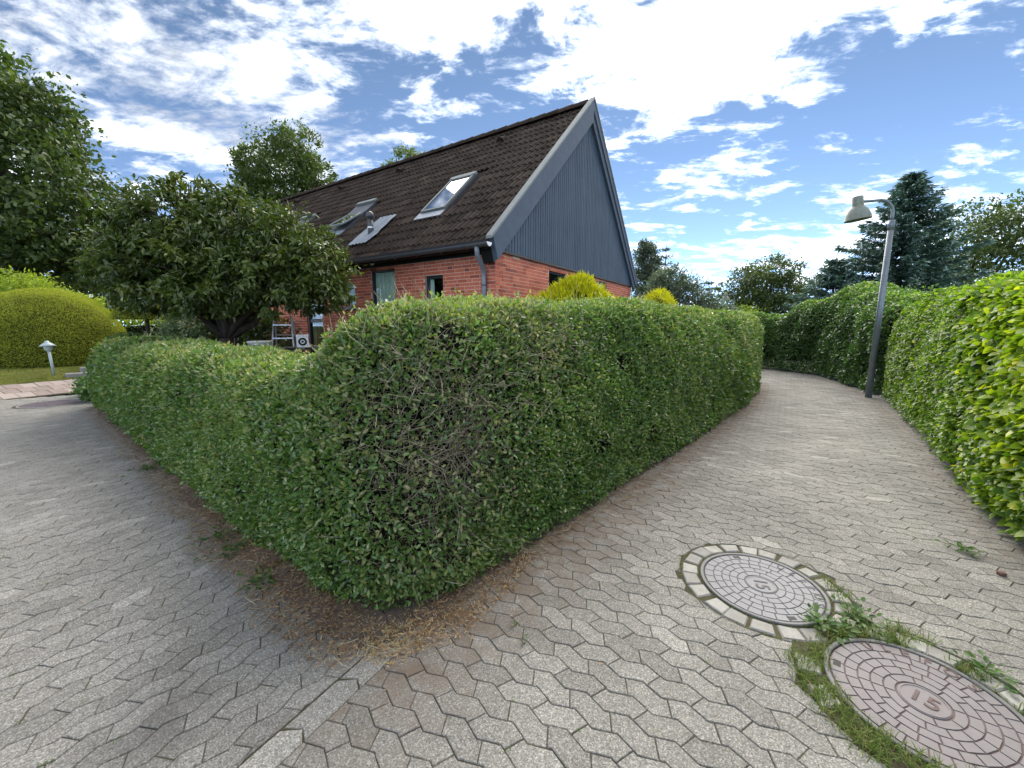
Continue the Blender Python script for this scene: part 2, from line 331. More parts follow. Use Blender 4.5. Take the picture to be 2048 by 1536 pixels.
# ------------------------------------------------------------------ leaf scattering
T_LEAF6 = (np.array([(0, 0, 0), (.5, .30, .08), (.43, .68, .07), (0, 1, -.03), (-.43, .68, .07), (-.5, .30, .08)]), np.array([(0, 1, 2, 3), (0, 3, 4, 5)]))
T_LEAF4 = (np.array([(0, 0, 0), (.5, .45, .06), (0, 1, 0), (-.5, .45, .06)]), np.array([(0, 1, 2, 3)]))
T_OVATE = (np.array([(0, 0, 0), (.42, .12, .05), (.52, .42, .09), (.3, .78, .03), (0, 1.02, -.08), (-.3, .78, .03), (-.52, .42, .09), (-.42, .12, .05)]), np.array([(0, 1, 2, 3), (0, 3, 4, 0), (0, 4, 5, 0), (0, 5, 6, 7)]))
T_OVATE = (T_OVATE[0], np.array([(0, 1, 2, 3), (0, 3, 4, 5), (0, 5, 6, 7)]))
def frames(D, N):
    D = unit(D); N = unit(N - D * np.sum(N * D, 1, keepdims=True)); A = np.cross(D, N); return A, D, N
def leaf_mesh(name, P, D, N, L, wr, tmpl, tint):
    A, D, N = frames(D, N); tv, tf = tmpl; n = len(P); k = len(tv); L = np.broadcast_to(np.asarray(L, float), (n,))[:, None, None]
    wr = np.broadcast_to(np.asarray(wr, float), (n,))[:, None, None]
    V = P[:, None] + L * (A[:, None] * tv[None, :, 0:1] * wr + D[:, None] * tv[None, :, 1:2] + N[:, None] * tv[None, :, 2:3])
    F = (np.arange(n)[:, None, None] * k + tf[None]).reshape(-1, tf.shape[1])
    return np_mesh(name, V.reshape(-1, 3), F, np.repeat(np.clip(tint, 0, 1), k))
def leaf_singles(name, idx, P, D, N, L, wr, tmpl, tint, mat_, parent, org):
    """single leaves as objects that share a few meshes"""
    A, D, N = frames(D, N); tv, tf = tmpl; bins = {}
    for i in idx:
        b = int(np.clip(tint[i], 0, .999) * 10)
        if b not in bins:
            me = np_mesh('leaf', tv * [1, 1, 1], tf, np.full(len(tv), (b + .5) / 10)); me.materials.append(mat_); bins[b] = me
        o = bpy.data.objects.new('leaf', bins[b]); col.objects.link(o); o.parent = parent
        w = wr if np.isscalar(wr) else wr[i]
        m = Matrix.Identity(4); a, d_, n_ = A[i] * L[i] * w, D[i] * L[i], N[i] * L[i]; p = P[i] - org
        for r in range(3): m[r][0], m[r][1], m[r][2], m[r][3] = a[r], d_[r], n_[r], p[r]
        o.matrix_local = m
CAMP = np.array([0, 0, CAMZ])
def project(P):
    c, s = math.cos(R(PITCH)), math.sin(R(PITCH)); q = np.asarray(P) - CAMP
    f = q[:, 1] * c - q[:, 2] * s; u = q[:, 1] * s + q[:, 2] * c; f = np.where(f > .05, f, .05)
    return 1024 + FPX * q[:, 0] / f, 768 - FPX * u / f, f

# ------------------------------------------------------------------ plan of the place
def resample(pts, ds):
    pts = np.array(pts, float); seg = np.linalg.norm(np.diff(pts, axis=0), axis=1); s = np.r_[0, np.cumsum(seg)]
    n = max(2, int(s[-1] / ds)); t = np.linspace(0, s[-1], n + 1); return np.c_[np.interp(t, s, pts[:, 0]), np.interp(t, s, pts[:, 1])]
def smoothline(p, k):
    for _ in range(k): p = np.r_[p[:1], (p[:-2] + 2 * p[1:-1] + p[2:]) / 4, p[-1:]]
    return p
CORNER = np.array([-.632, 1.773])
LEFT_OUT = [(-.632, 1.773), (-1.97, 2.79), (-4.75, 4.96), (-8.25, 7.75)]
RIGHT_OUT = [(-.632, 1.773), (.29, 2.82), (1.57, 4.30), (2.62, 5.42), (4.62, 7.75), (5.75, 9.25), (6.5, 10.5), (6.85, 11.8), (6.5, 13.3), (5.4, 14.6), (3.6, 15.6)]
RIGHT_EDGE = [(1.9, -1.2), (2.55, .7), (3.05, 1.75), (3.6, 2.59), (3.98, 3.18), (4.69, 4.17), (5.55, 5.29), (6.52, 6.6), (7.95, 8.73), (8.95, 10.6), (9.55, 12.6), (9.3, 14.4), (8.2, 16.4), (6.2, 18.0), (3.0, 19.2)]
def pip(P, poly):
    x, y = P[:, 0], P[:, 1]; poly = np.array(poly); ins = np.zeros(len(P), bool); j = len(poly) - 1
    for i in range(len(poly)):
        xi, yi = poly[i]; xj, yj = poly[j]
        with np.errstate(divide='ignore', invalid='ignore'):
            c = ((yi > y) != (yj > y)) & (x < (xj - xi) * (y - yi) / (yj - yi + 1e-12) + xi)
        ins ^= c; j = i
    return ins
def dist_line(P, line):
    line = np.array(line); best = np.full(len(P), 1e9)
    for a, b in zip(line[:-1], line[1:]):
        ab = b - a; t = np.clip(((P - a) @ ab) / (ab @ ab), 0, 1); best = np.minimum(best, np.linalg.norm(P - a - t[:, None] * ab, axis=1))
    return best
HEDGE_POLY = LEFT_OUT[::-1] + RIGHT_OUT[1:] + [(-2, 15.6), (-8, 8.6)]
HEDGE_LINE = np.array(LEFT_OUT[::-1] + RIGHT_OUT[1:])

# ground sheets
g = MB().add([(-600, -600, -.06), (600, -600, -.06), (600, 600, -.06), (-600, 600, -.06)], [(0, 1, 2, 3)]); tag(g.build('ground', M_GROUND), kind='structure')

# ------------------------------------------------------------------ paving
paving = MB()
bed = [(-30, -6), (3.2, -6)] + [(x + .6, y - .1) for x, y in RIGHT_EDGE] + [(-2, 19.5), (-8, 12), (-9.6, 9.5), (-11.04, 8.43), (-15, 5), (-30, 2)]
paving.add([(x, y, -.0055) for x, y in bed], [list(range(len(bed)))])
paving = paving.build('paving', M_BED); tag(paving, kind='structure')
MANHOLES = [((1.55, 2.265), .318, 1), ((1.772, 1.492), .318, 2), ((-9.45, 8.05), .50, 3)]
MITRE0 = np.array([-.68, 1.55]); MITRE_A = R(60); MIT_N = np.array([math.sin(MITRE_A), -math.cos(MITRE_A)]); MIT_D = np.array([math.cos(MITRE_A), math.sin(MITRE_A)])
LSEG, WROW, ALPHA = .0985, .098, R(21)
def clip_half(poly, n, c):
    out = []
    for i in range(len(poly)):
        a, b = poly[i], poly[(i + 1) % len(poly)]; da, db = a @ n - c, b @ n - c
        if da >= 0: out.append(a)
        if (da >= 0) != (db >= 0): out.append(a + (b - a) * da / (da - db))
    return out
def area(poly):
    p = np.array(poly); x, y = p[:, 0], p[:, 1]; return .5 * np.sum(x * np.roll(y, -1) - y * np.roll(x, -1))
def inset(poly, d):
    p = np.array(poly); n = len(p); e = np.roll(p, -1, 0) - p; ln = np.linalg.norm(e, axis=1, keepdims=True); e = e / np.maximum(ln, 1e-9)
    nin = np.c_[-e[:, 1], e[:, 0]]; a = np.roll(nin, 1, 0); m = a + nin; k = 1 + np.sum(a * nin, 1, keepdims=True)
    return p + d * m / np.maximum(k, .35)
def dedupe(poly, eps=.006):
    out = []
    for p in poly:
        if not out or np.linalg.norm(p - out[-1]) > eps: out.append(p)
    while len(out) > 2 and np.linalg.norm(out[0] - out[-1]) <= eps: out.pop()
    return out
def zone_polys(axis, x0, x1, y0, y1):
    ca, sa = math.cos(axis), math.sin(axis); c = np.array([(x0 + x1) / 2, (y0 + y1) / 2]); rad = math.hypot(x1 - x0, y1 - y0) / 2 + .3
    s1 = LSEG * np.array([math.cos(ALPHA), math.sin(ALPHA)]); s2 = LSEG * np.array([math.cos(ALPHA), -math.sin(ALPHA)])
    per = s1 + s2; rows = int(2 * rad / WROW) + 2; cols = int(2 * rad / per[0]) + 2; fa, fb = .225, .775
    o = np.array([-rad, -rad]); out = []
    for k in range(rows):
        T = np.array([-.012 if k % 2 == 0 else .012, WROW])
        for j in range(cols):
            B = o + per * j                                        # steep-to-shallow corner; then s1 to A, s2 to the next B
            A_ = B + s1
            if k % 2 == 0: pts = [A_ + s2 * fa, A_ + s2, A_ + s2 + s1, A_ + per + s2 * fa] + [q + T for q in (A_ + per + s2 * fb, A_ + s2 + s1, A_ + s2, A_ + s2 * fb)]
            else: pts = [B + s1 * fb, A_, A_ + s2, B + per + s1 * fb] + [q + T for q in (B + per + s1 * fa, A_ + s2, A_, B + s1 * fa)]
            out.append(pts)
        o = o + T
    A = np.array(out); return np.stack([c[0] + A[..., 0] * ca - A[..., 1] * sa, c[1] + A[..., 0] * sa + A[..., 1] * ca], -1)
pav = []                                                         # (polygon, tint, dirt)
def keep_zone(polys, side, lim):
    C = polys.mean(1); px, py, f = project(np.c_[C, np.zeros(len(C))])
    dl = dist_line(C, HEDGE_LINE); inside = pip(C, HEDGE_POLY)
    ok = (~inside | (dl < .22)) & (C[:, 1] > .35) & (px > -420) & (px < 2500)
    rp = pip(C, [(-40, -40), (RIGHT_EDGE[0][0] + .2, -40)] + [(x + .50, y - .12) for x, y in RIGHT_EDGE] + [(-40, 30)]); ok &= rp
    if side < 0:
        a = np.array([-11.04, 8.43]); b = np.array([-9.3, 9.75]); e = b - a; ok &= ((C - a) @ np.array([-e[1], e[0]])) < 0
    side_d = (C - MITRE0) @ MIT_N
    ok &= (side_d > -.12) if side > 0 else (side_d < .05)
    for i in np.nonzero(ok)[0]:
        poly = [p for p in polys[i]]
        if side > 0 and side_d[i] < .2: poly = clip_half(poly, MIT_N, MITRE0 @ MIT_N)
        if side < 0 and side_d[i] > -.45: poly = clip_half(poly, -MIT_N, -(MITRE0 @ MIT_N) + .128)
        if len(poly) < 3: continue
        bad = False
        for (mx, my), r, k in MANHOLES:
            m = np.array([mx, my]); rr = r + (.15 if k < 3 else .05); d = np.linalg.norm(np.mean(poly, 0) - m)
            if d < rr - .05 or max(np.linalg.norm(q - m) for q in poly) < rr + .015: bad = True; break
            if d < rr + .15: poly = [q if np.linalg.norm(q - m) >= rr else m + (q - m) / max(np.linalg.norm(q - m), 1e-6) * rr for q in poly]
        if bad: continue
        poly = dedupe(poly)
        if len(poly) < 3: continue
        ar = area(poly)
        if ar < 0: poly = poly[::-1]; ar = -ar
        if ar < .0004: continue
        dirt = 0.0
        dd = dl[i] if not inside[i] else 0
        if side > 0: dirt = float(np.clip(1.15 - dd / (.55 if C[i, 1] < 4 else .4), 0, .9))
        else: dirt = float(np.clip(.55 - dd / .4, 0, .5))
        er = dist_line(C[i:i + 1], RIGHT_EDGE)[0]; dirt = max(dirt, float(np.clip(.55 - er / .5, 0, .5)))
        pav.append((poly, float(np.clip(rng.normal(.5, .19), 0, .93)), dirt))
keep_zone(zone_polys(R(-34.5), -1.8, 9.8, .3, 13.5), 1, None)
keep_zone(zone_polys(R(55.5), -13, .0, .3, 10.2), -1, None)
for k in range(-6, 8):                                           # pale edging stones along the turn
    a0 = k * .262; off = lambda t, w: MITRE0 + MIT_D * t - MIT_N * w
    poly = [off(a0 + .004, .0), off(a0 + .258, .0), off(a0 + .262 + .03, .05), off(a0 + .262 - .02, .122), off(a0 - .02 + .012, .122), off(a0 + .03, .05)][::-1]
    c = np.mean(poly, 0)[None]
    if c[0, 1] < .3 or (pip(c, HEDGE_POLY)[0] and dist_line(c, HEDGE_LINE)[0] > .2): continue
    if area(poly) < 0: poly = poly[::-1]
    pav.append((poly, float(rng.uniform(.55, .97)), 0.0))
def paver_geo(poly, tint, dirt, mb, org=None):
    o = np.zeros(2) if org is None else org
    p0 = inset(poly, .0017); p1 = inset(poly, .0044); n = len(poly); c = np.mean(p0, 0)
    h = float(rng.normal(0, .0012)); tx, ty = rng.normal(0, .010, 2)
    zz = lambda p, b: b + h + (p[0] - c[0]) * tx + (p[1] - c[1]) * ty
    V = [(q[0] - o[0], q[1] - o[1], zz(q, 0)) for q in p1] + [(q[0] - o[0], q[1] - o[1], zz(q, -.0035)) for q in p0] + [(q[0] - o[0], q[1] - o[1], -.04) for q in p0]
    F = [list(range(n))] + [(n + i, n + (i + 1) % n, (i + 1) % n, i) for i in range(n)] + [(2 * n + i, 2 * n + (i + 1) % n, n + (i + 1) % n, n + i) for i in range(n)]
    mb.add(V, F, tint, dirt)
cent = np.array([np.mean(p[0], 0) for p in pav]); px, py, f = project(np.c_[cent, np.zeros(len(cent))])
vis = (px > 10) & (px < 2038) & (py < 1526); order = np.argsort(np.where(vis, f, 1e6))[:300]; sel = set(order.tolist())
rest = MB()
for i, (poly, t, dd) in enumerate(pav):
    if i in sel:
        mb = MB(); paver_geo(poly, t, dd, mb, cent[i]); mb.build('paver', M_PAVER, paving, (cent[i, 0], cent[i, 1], 0))
    else: paver_geo(poly, t, dd, rest)
tag(rest.build('pavers', M_PAVER, paving), kind='stuff')

# granite setts round the covers
M_SETT = tinted('granite_sett', [(0, (.22, .215, .20)), (.5, (.31, .30, .28)), (1, (.40, .39, .36))], .8, (.5, .004, 120), (.25, 150))
def sett(c, ang, w, d, tint):
    mb = MB(); a, b = w / 2, d / 2
    k = 1.12; top = [(-a * .88 * k, -b * .88), (a * .88 * k, -b * .88), (a * .88 / k, b * .88), (-a * .88 / k, b * .88)]; mid = [(-a * k, -b), (a * k, -b), (a / k, b), (-a / k, b)]
    j = rng.normal(0, .003, (4, 2)); V = [(p[0] + q[0], p[1] + q[1], .004) for p, q in zip(top, j)] + [(p[0] + q[0], p[1] + q[1], -.004) for p, q in zip(mid, j)] + [(p[0], p[1], -.05) for p in mid]
    F = [(0, 1, 2, 3)] + [(4 + i, 4 + (i + 1) % 4, (i + 1) % 4, i) for i in range(4)] + [(8 + i, 8 + (i + 1) % 4, 4 + (i + 1) % 4, 4 + i) for i in range(4)]
    mb.add(V, F, tint); mb.build('sett', M_SETT, paving, (c[0], c[1], float(rng.normal(0, .002))), (float(rng.normal(0, .02)), float(rng.normal(0, .02)), ang))
m1 = np.array(MANHOLES[0][0]); m2 = np.array(MANHOLES[1][0])
for k in range(21):
    a = 2 * math.pi * k / 21 + rng.normal(0, .02); c = m1 + .405 * np.array([math.cos(a), math.sin(a)])
    if np.linalg.norm(c - m2) > .42: sett(c, a + math.pi / 2, .104 + rng.normal(0, .004), .092 + rng.normal(0, .004), float(rng.uniform(.2, .9)))
for k in range(21):
    a = 2 * math.pi * k / 21 + rng.normal(0, .03); c = m2 + .405 * np.array([math.cos(a), math.sin(a)])
    if np.linalg.norm(c - m1) > .5 and (math.cos(a - R(50)) > .45 or math.cos(a - R(160)) > .93): sett(c, a + math.pi / 2, .104, .09, float(rng.uniform(.3, 1)))

# ------------------------------------------------------------------ manhole covers
def text_mesh(body, size, depth):
    cu = bpy.data.curves.new('lettering', 'FONT'); cu.body = body; cu.size = size; cu.extrude = depth; cu.align_x = 'CENTER'; cu.align_y = 'CENTER'; cu.offset = size * .012
    o = bpy.data.objects.new('lettering', cu); col.objects.link(o); dg = bpy.context.evaluated_depsgraph_get(); dg.update()
    me = bpy.data.meshes.new_from_object(o.evaluated_get(dg)); bpy.data.objects.remove(o); return me
def sector(mb, r0, r1, a0, a1, z0, z1, ch=.0012):
    n = max(1, int((a1 - a0) / .16)); aa = np.linspace(a0, a1, n + 1)
    def ring(i, z):
        ga = i / max(r0, .02)
        b = np.linspace(a0 + i / r1, a1 - i / r1, n + 1); c = np.linspace(a0 + ga, a1 - ga, n + 1)
        return [((r1 - i) * math.cos(t), (r1 - i) * math.sin(t), z) for t in b] + [((r0 + i) * math.cos(t), (r0 + i) * math.sin(t), z) for t in c[::-1]]
    A, B = ring(ch, z1), ring(0, z0); k = len(A)
    mb.add(A + B, [list(range(k))] + [(k + i, k + (i + 1) % k, (i + 1) % k, i) for i in range(k)])
def manhole(idx, label, c, r, rot, mlid, mgroove, mring, text=True):
    t = thing('manhole_cover', label, 'manhole cover', (c[0], c[1], 0), rot, 'manhole covers in the paving')
    MB().lathe([(r + .004, -.04), (r + .004, .004), (r + .008, .007), (r + .022, .007), (r + .026, .003), (r + .026, -.04)], 56).build('frame', mring, t, smooth=False)
    k = r / .315
    MB().lathe([(0.0001, -.001), (r, -.001), (r, -.04)], 56).build('lid', mgroove, t)
    pl = MB(); gp = .0021 * k
    rings = [(.088, .128, 8), (.128, .172, 14), (.172, .216, 20), (.216, .262, 26), (.262, .3145, 28)]
    for (a, b, n) in rings:
        a *= k; b *= k; off = rng.uniform(0, .2)
        for j in range(n):
            a0, a1 = 2 * math.pi * j / n + off, 2 * math.pi * (j + 1) / n + off
            rm = (a + b) / 2; sector(pl, a + gp, b - gp, a0 + gp / rm, a1 - gp / rm, -.002, .0035)
    pl.build('plate_pattern', mlid, t)
    cp = MB(); cp.lathe([(.0001, .0035), (.080 * k, .0035), (.083 * k, .002), (.083 * k, -.002)], 36); cp.build('centre_plate', mlid, t)
    for a in (R(127), R(-53)):
        MB().box(-.014, .014, -.022, .022, -.004, .0042).build('lifting_slot', M_BLACK, t, (.288 * k * math.cos(a), .288 * k * math.sin(a), 0), (0, 0, a))
    if text:
        link_mesh('number', text_mesh('15', .105 * k, .0022), t, (0, 0, .0045), (0, 0, R(-68)), mgroove)
        MB().lathe([(.079 * k, .004), (.079 * k, .0062), (.073 * k, .0062), (.073 * k, .004)], 36).build('number_ring', mlid, t)
        for ch, a in zip('ULEFOS', np.radians([75, 60, 45, 30, 15, 0])):
            link_mesh('letter', text_mesh(ch, .062 * k, .0018), t, (.288 * k * math.cos(a), .288 * k * math.sin(a), .0042), (0, 0, a - math.pi / 2), mgroove)
    return t
M_LID1 = mat('pale_cast_iron', (.235, .234, .246), .7, .0, .5, (.3, .001, 200), (.08, 9))
M_GRV1 = mat('grey_groove', (.12, .115, .12), .7, .1, .3, None, (.2, 20))
M_LID2 = mat('mauve_cast_iron', (.195, .178, .183), .7, .0, .5, (.3, .001, 200), (.12, 7))
M_GRV2 = mat('rusty_groove', (.135, .098, .094), .75, .1, .3, None, (.3, 14))
M_RING = mat('cast_iron_rim', (.13, .13, .132), .6, .1, .5, None, (.25, 9))
manhole(1, 'pale grey round manhole cover circled by a full ring of setts', MANHOLES[0][0], .318, R(-39), M_LID1, M_GRV1, M_RING)
manhole(2, 'mauve round manhole cover at the lower right with grass along its edge', MANHOLES[1][0], .318, R(12), M_LID2, M_GRV2, M_RING)
manhole(3, 'large dull purple manhole cover on the driveway near the garden lamp', MANHOLES[2][0], .47, 0, mat('dull_purple_iron', (.12, .10, .115), .7, .1, .3), M_GRV2, M_SETT, False)

# ------------------------------------------------------------------ hedges
class Hedge:
    """stations along a hedge: centre, outward normal, height; cross-section is a rounded box"""
    def __init__(s, outer_parts, width, hfun, fan=None, pz=.47, px_=.42, bulge=.07):
        s.W = width; C = []; N = []
        for pts in outer_parts:
            p = smoothline(resample(pts, .06), 12); t = np.gradient(p, axis=0); t = unit(t); n = np.c_[t[:, 1], -t[:, 0]]
            C.append(p - n * width); N.append(n)
        if len(C) == 2:                                           # fan round the corner
            a0 = math.atan2(N[0][-1, 1], N[0][-1, 0]); a1 = math.atan2(N[1][0, 1], N[1][0, 0]); aa = np.linspace(a0, a1, 16)[1:-1]
            C.insert(1, np.repeat(((C[0][-1] + C[1][0]) / 2)[None], len(aa), 0)); N.insert(1, np.c_[np.cos(aa), np.sin(aa)])
        s.C = np.concatenate(C); s.N = np.concatenate(N)
        out = s.C + s.N * width; s.s = np.r_[0, np.cumsum(np.linalg.norm(np.diff(out, axis=0), axis=1))]
        s.len = s.s[-1]; s.h = hfun; s.pz = pz; s.px = px_; s.bulge = bulge
        ph = np.linspace(0, math.pi, 400); x, z = s.sec(ph); d = np.r_[0, np.cumsum(np.hypot(np.diff(x) * width, np.diff(z) * 1.8))]
        s.ph, s.d = ph, d
    def sec(s, ph):
        c, sn = np.cos(ph), np.sin(ph); z = np.abs(sn) ** s.pz; x = np.sign(c) * np.abs(c) ** s.px
        return x * (1 + s.bulge * np.sin(np.clip(z, 0, 1) * math.pi) - s.bulge * .8 * (1 - z)), z
    def at(s, S, ph):
        c = np.c_[np.interp(S, s.s, s.C[:, 0]), np.interp(S, s.s, s.C[:, 1])]; n = unit(np.c_[np.interp(S, s.s, s.N[:, 0]), np.interp(S, s.s, s.N[:, 1])])
        h = s.h(S); x, z = s.sec(ph); x2, z2 = s.sec(ph + .01); x1, z1 = s.sec(ph - .01)
        P = np.c_[c + n * (x * s.W)[:, None], z * h]
        tx, tz = (x2 - x1) * s.W, (z2 - z1) * h; l = np.maximum(np.hypot(tx, tz), 1e-6)
        nx, nz = tz / l, -tx / l; sg = np.sign(nx * x * s.W + nz * (z * h - .6 * h)); sg = np.where(sg == 0, 1, sg)
        return P, np.c_[n * (nx * sg)[:, None], nz * sg], n
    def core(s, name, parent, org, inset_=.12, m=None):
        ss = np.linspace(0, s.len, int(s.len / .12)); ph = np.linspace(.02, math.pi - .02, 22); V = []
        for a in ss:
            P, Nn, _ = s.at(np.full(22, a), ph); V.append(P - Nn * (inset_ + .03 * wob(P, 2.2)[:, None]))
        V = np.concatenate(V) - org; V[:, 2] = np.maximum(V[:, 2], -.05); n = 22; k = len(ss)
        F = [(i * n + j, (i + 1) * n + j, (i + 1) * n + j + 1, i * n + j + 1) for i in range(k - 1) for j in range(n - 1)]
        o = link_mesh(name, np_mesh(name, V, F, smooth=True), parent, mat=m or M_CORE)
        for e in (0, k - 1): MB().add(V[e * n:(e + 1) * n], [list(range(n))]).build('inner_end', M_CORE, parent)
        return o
    def sample(s, density):
        n = int(density * s.len * s.d[-1]); S = rng.uniform(0, s.len, n); ph = np.interp(rng.uniform(0, s.d[-1], n), s.d, s.ph); return S, ph
def split_singles(name, hed, P, D, N, L, wr, tmpl, tint, m, root, org, mass_name, n=300):
    px, py, f = project(P); ok = (px > 8) & (px < 2040) & (py > 5) & (py < 1530); idx = np.argsort(np.where(ok, f, 1e6))[:n * 14]
    idx = rng.permutation(idx)[:n]; keep = np.ones(len(P), bool); keep[idx] = False
    leaf_singles(name, idx, P, D, N, L, wr, tmpl, tint, m, root, org)
    w = wr if np.isscalar(wr) else wr[keep]
    tag(link_mesh(mass_name, leaf_mesh(mass_name, P[keep] - org, D[keep], N[keep], L[keep], w, tmpl, tint[keep]), root, mat=m), kind='stuff')

# --- clipped privet hedge round the corner
LL = np.linalg.norm(np.diff(np.array(LEFT_OUT), axis=0), axis=1).sum()
def privet_h(S):
    d = S - (LL - .5)                                              # distance from the corner, negative to the left
    low = 1.31 - .03 * np.clip((-d - 3) / 5, 0, 1)
    t = np.clip((-d + .20) / 1.1, 0, 1); t = t * t * (3 - 2 * t)
    hi = 1.70 + .13 * np.clip(d / 4, 0, 1) - .06 * np.clip((d - 7) / 4, 0, 1)
    e0 = np.clip((S + .02) / .7, 0, 1); e1 = np.clip((PRIV_LEN - S) / .7, 0, 1)
    return (hi * (1 - t) + low * t) * (.35 + .65 * np.sqrt(1 - (1 - e0) ** 2)) * (.35 + .65 * np.sqrt(1 - (1 - e1) ** 2)) + .015 * np.sin(S * 3.1) + .012 * np.sin(S * 7.7)
PRIV_LEN = 30
lo = np.array(LEFT_OUT[::-1], float); ro = np.array(RIGHT_OUT, float)
# pull the two runs back from the sharp corner so that the fan rounds it
def trim(line, d, end):
    p = resample(line, .02); k = int(d / .02); return p[:-k] if end else p[k:]
priv = Hedge([trim(lo, .54, True), trim(ro, .54, False)], .54, privet_h); PRIV_LEN = priv.len
PO = np.array([-.6, 2.5, 0.0])
privet = thing('privet_hedge', 'clipped small-leaved hedge wrapping the corner, low along the driveway and taller along the path', 'hedge', tuple(PO))
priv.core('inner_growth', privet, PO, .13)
S, ph = priv.sample(7400)
P, Ns, n2 = priv.at(S, ph); dist = np.linalg.norm(P - CAMP, axis=1)
l0 = .034; L = l0 * np.clip(dist / 4.2, 1, 3) ** .75 * rng.uniform(.7, 1.25, len(P))
front = np.where(ph < 2.2, 1.0, .12); kp = (l0 / (l0 * np.clip(dist / 4.2, 1, 3) ** .75)) ** 2 * front
# thin, twiggy patch at the corner
C0 = np.array([-.36, 2.05, .92]); patch = np.exp(-(((P[:, 0] - C0[0]) / .52) ** 2 + ((P[:, 2] - C0[2]) / .60) ** 2 + ((P[:, 1] - C0[1]) / .6) ** 2) ** 1.3)
patch2 = np.exp(-(((P[:, 0] - .35) / .30) ** 2 + ((P[:, 2] - 1.45) / .25) ** 2 + ((P[:, 1] - 2.8) / .4) ** 2))
gaps = np.clip((wob(P, 3.1, 2) - .62) * 2.2, 0, .8)
kp = kp * (1 - .74 * patch) * (1 - .5 * patch2) * (1 - gaps)
m = rng.uniform(size=len(P)) < kp
P, Ns, L, ph, S, patch, patch2, dist, n2 = P[m], Ns[m], L[m], ph[m], S[m], patch[m], patch2[m], dist[m], n2[m]
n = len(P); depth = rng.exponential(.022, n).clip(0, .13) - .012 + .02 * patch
lump = .045 * wob(P, 1.3) + .024 * wob(P, 4.5, 3)
P = P + Ns * (lump - depth)[:, None]; stick = rng.uniform(size=n) < .035; P[stick] += Ns[stick] * rng.uniform(.01, .07, stick.sum())[:, None]
P[:, 2] = np.maximum(P[:, 2], .03)
rnd = rng.normal(size=(n, 3)); D = unit(rnd * .75 + Ns * .55 + np.array([0, 0, .25])); N = unit(Ns * .65 + rng.normal(size=(n, 3)) * .62 + np.array([0, 0, .45]))
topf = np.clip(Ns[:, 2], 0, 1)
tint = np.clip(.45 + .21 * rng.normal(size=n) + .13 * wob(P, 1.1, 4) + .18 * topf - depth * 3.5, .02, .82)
pt = .02 + .22 * topf * np.clip(.6 + .6 * wob(P, 2.0, 1), 0, 2) + .20 * patch + .30 * patch2 + .05 * np.clip(wob(P, .9, 6), 0, 1)
tan = rng.uniform(size=n) < pt; tint[tan] = rng.uniform(.80, .93, tan.sum())
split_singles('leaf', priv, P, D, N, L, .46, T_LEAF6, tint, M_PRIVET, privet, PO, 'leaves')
# bare twigs showing at the thin patch, and a few elsewhere
def twig_mesh(name, base, direc, ln, r, tint, bend=.25):
    n = len(base); direc = unit(direc); side = unit(np.cross(direc, rng.normal(size=(n, 3)))); up = np.cross(direc, side)
    pts = [base, base + direc * ln[:, None] * .5 + side * (ln * bend * rng.normal(0, .5, n))[:, None], base + direc * ln[:, None] + up * (ln * bend * rng.normal(0, .6, n))[:, None]]
    V = []
    for k, p in enumerate(pts):
        rr = r * (1, .75, .35)[k]
        for a in (0, 2.094, 4.189): V.append(p + (side * math.cos(a) + up * math.sin(a)) * rr[:, None])
    V = np.stack(V, 1).reshape(-1, 3); o = np.arange(n)[:, None, None] * 9
    f = np.array([(k * 3 + j, k * 3 + (j + 1) % 3, (k + 1) * 3 + (j + 1) % 3, (k + 1) * 3 + j) for k in range(2) for j in range(3)])
    return np_mesh(name, V, (o + f[None]).reshape(-1, 4), np.repeat(tint, 9))
S, ph = priv.sample(1800); P, Ns, n2 = priv.at(S, ph)
patch = np.exp(-(((P[:, 0] - C0[0]) / .55) ** 2 + ((P[:, 2] - C0[2]) / .62) ** 2 + ((P[:, 1] - C0[1]) / .65) ** 2) ** 1.3); patch2 = np.exp(-(((P[:, 0] - .35) / .32) ** 2 + ((P[:, 2] - 1.45) / .3) ** 2 + ((P[:, 1] - 2.8) / .4) ** 2))
m = rng.uniform(size=len(P)) < (patch * .95 + patch2 * .6 + .018) * (ph < 2); P, Ns = P[m], Ns[m]; n = len(P)
tw = twig_mesh('twigs', P - Ns * rng.uniform(.03, .13, n)[:, None] - PO, rng.normal(size=(n, 3)) * [.8, .8, .7] + Ns * .35 + [0, 0, .35], rng.uniform(.05, .26, n), rng.uniform(.0011, .0029, n), rng.uniform(.3, 1, n))
tag(link_mesh('twigs', tw, privet, mat=M_TWIG), kind='stuff')
st = MB()
for k in range(16):
    a = rng.uniform(-.9, .9); bx, by = -.55 + .42 * a * (1 if a > 0 else 1.0) + .1, 2.17 + abs(a) * .36 + rng.uniform(0, .12)
    st.tube([(bx, by, 0), (bx + rng.normal(0, .04), by - .03, .35), (bx + rng.normal(0, .08), by - .05, .75), (bx + rng.normal(0, .16), by - .06, 1.2)], [.007, .005, .0035, .002], 5, rng.uniform(.1, .7))
st.v = [(x - PO[0], y - PO[1], z - PO[2]) for x, y, z in st.v]
st.build('stems', M_TWIG, privet)

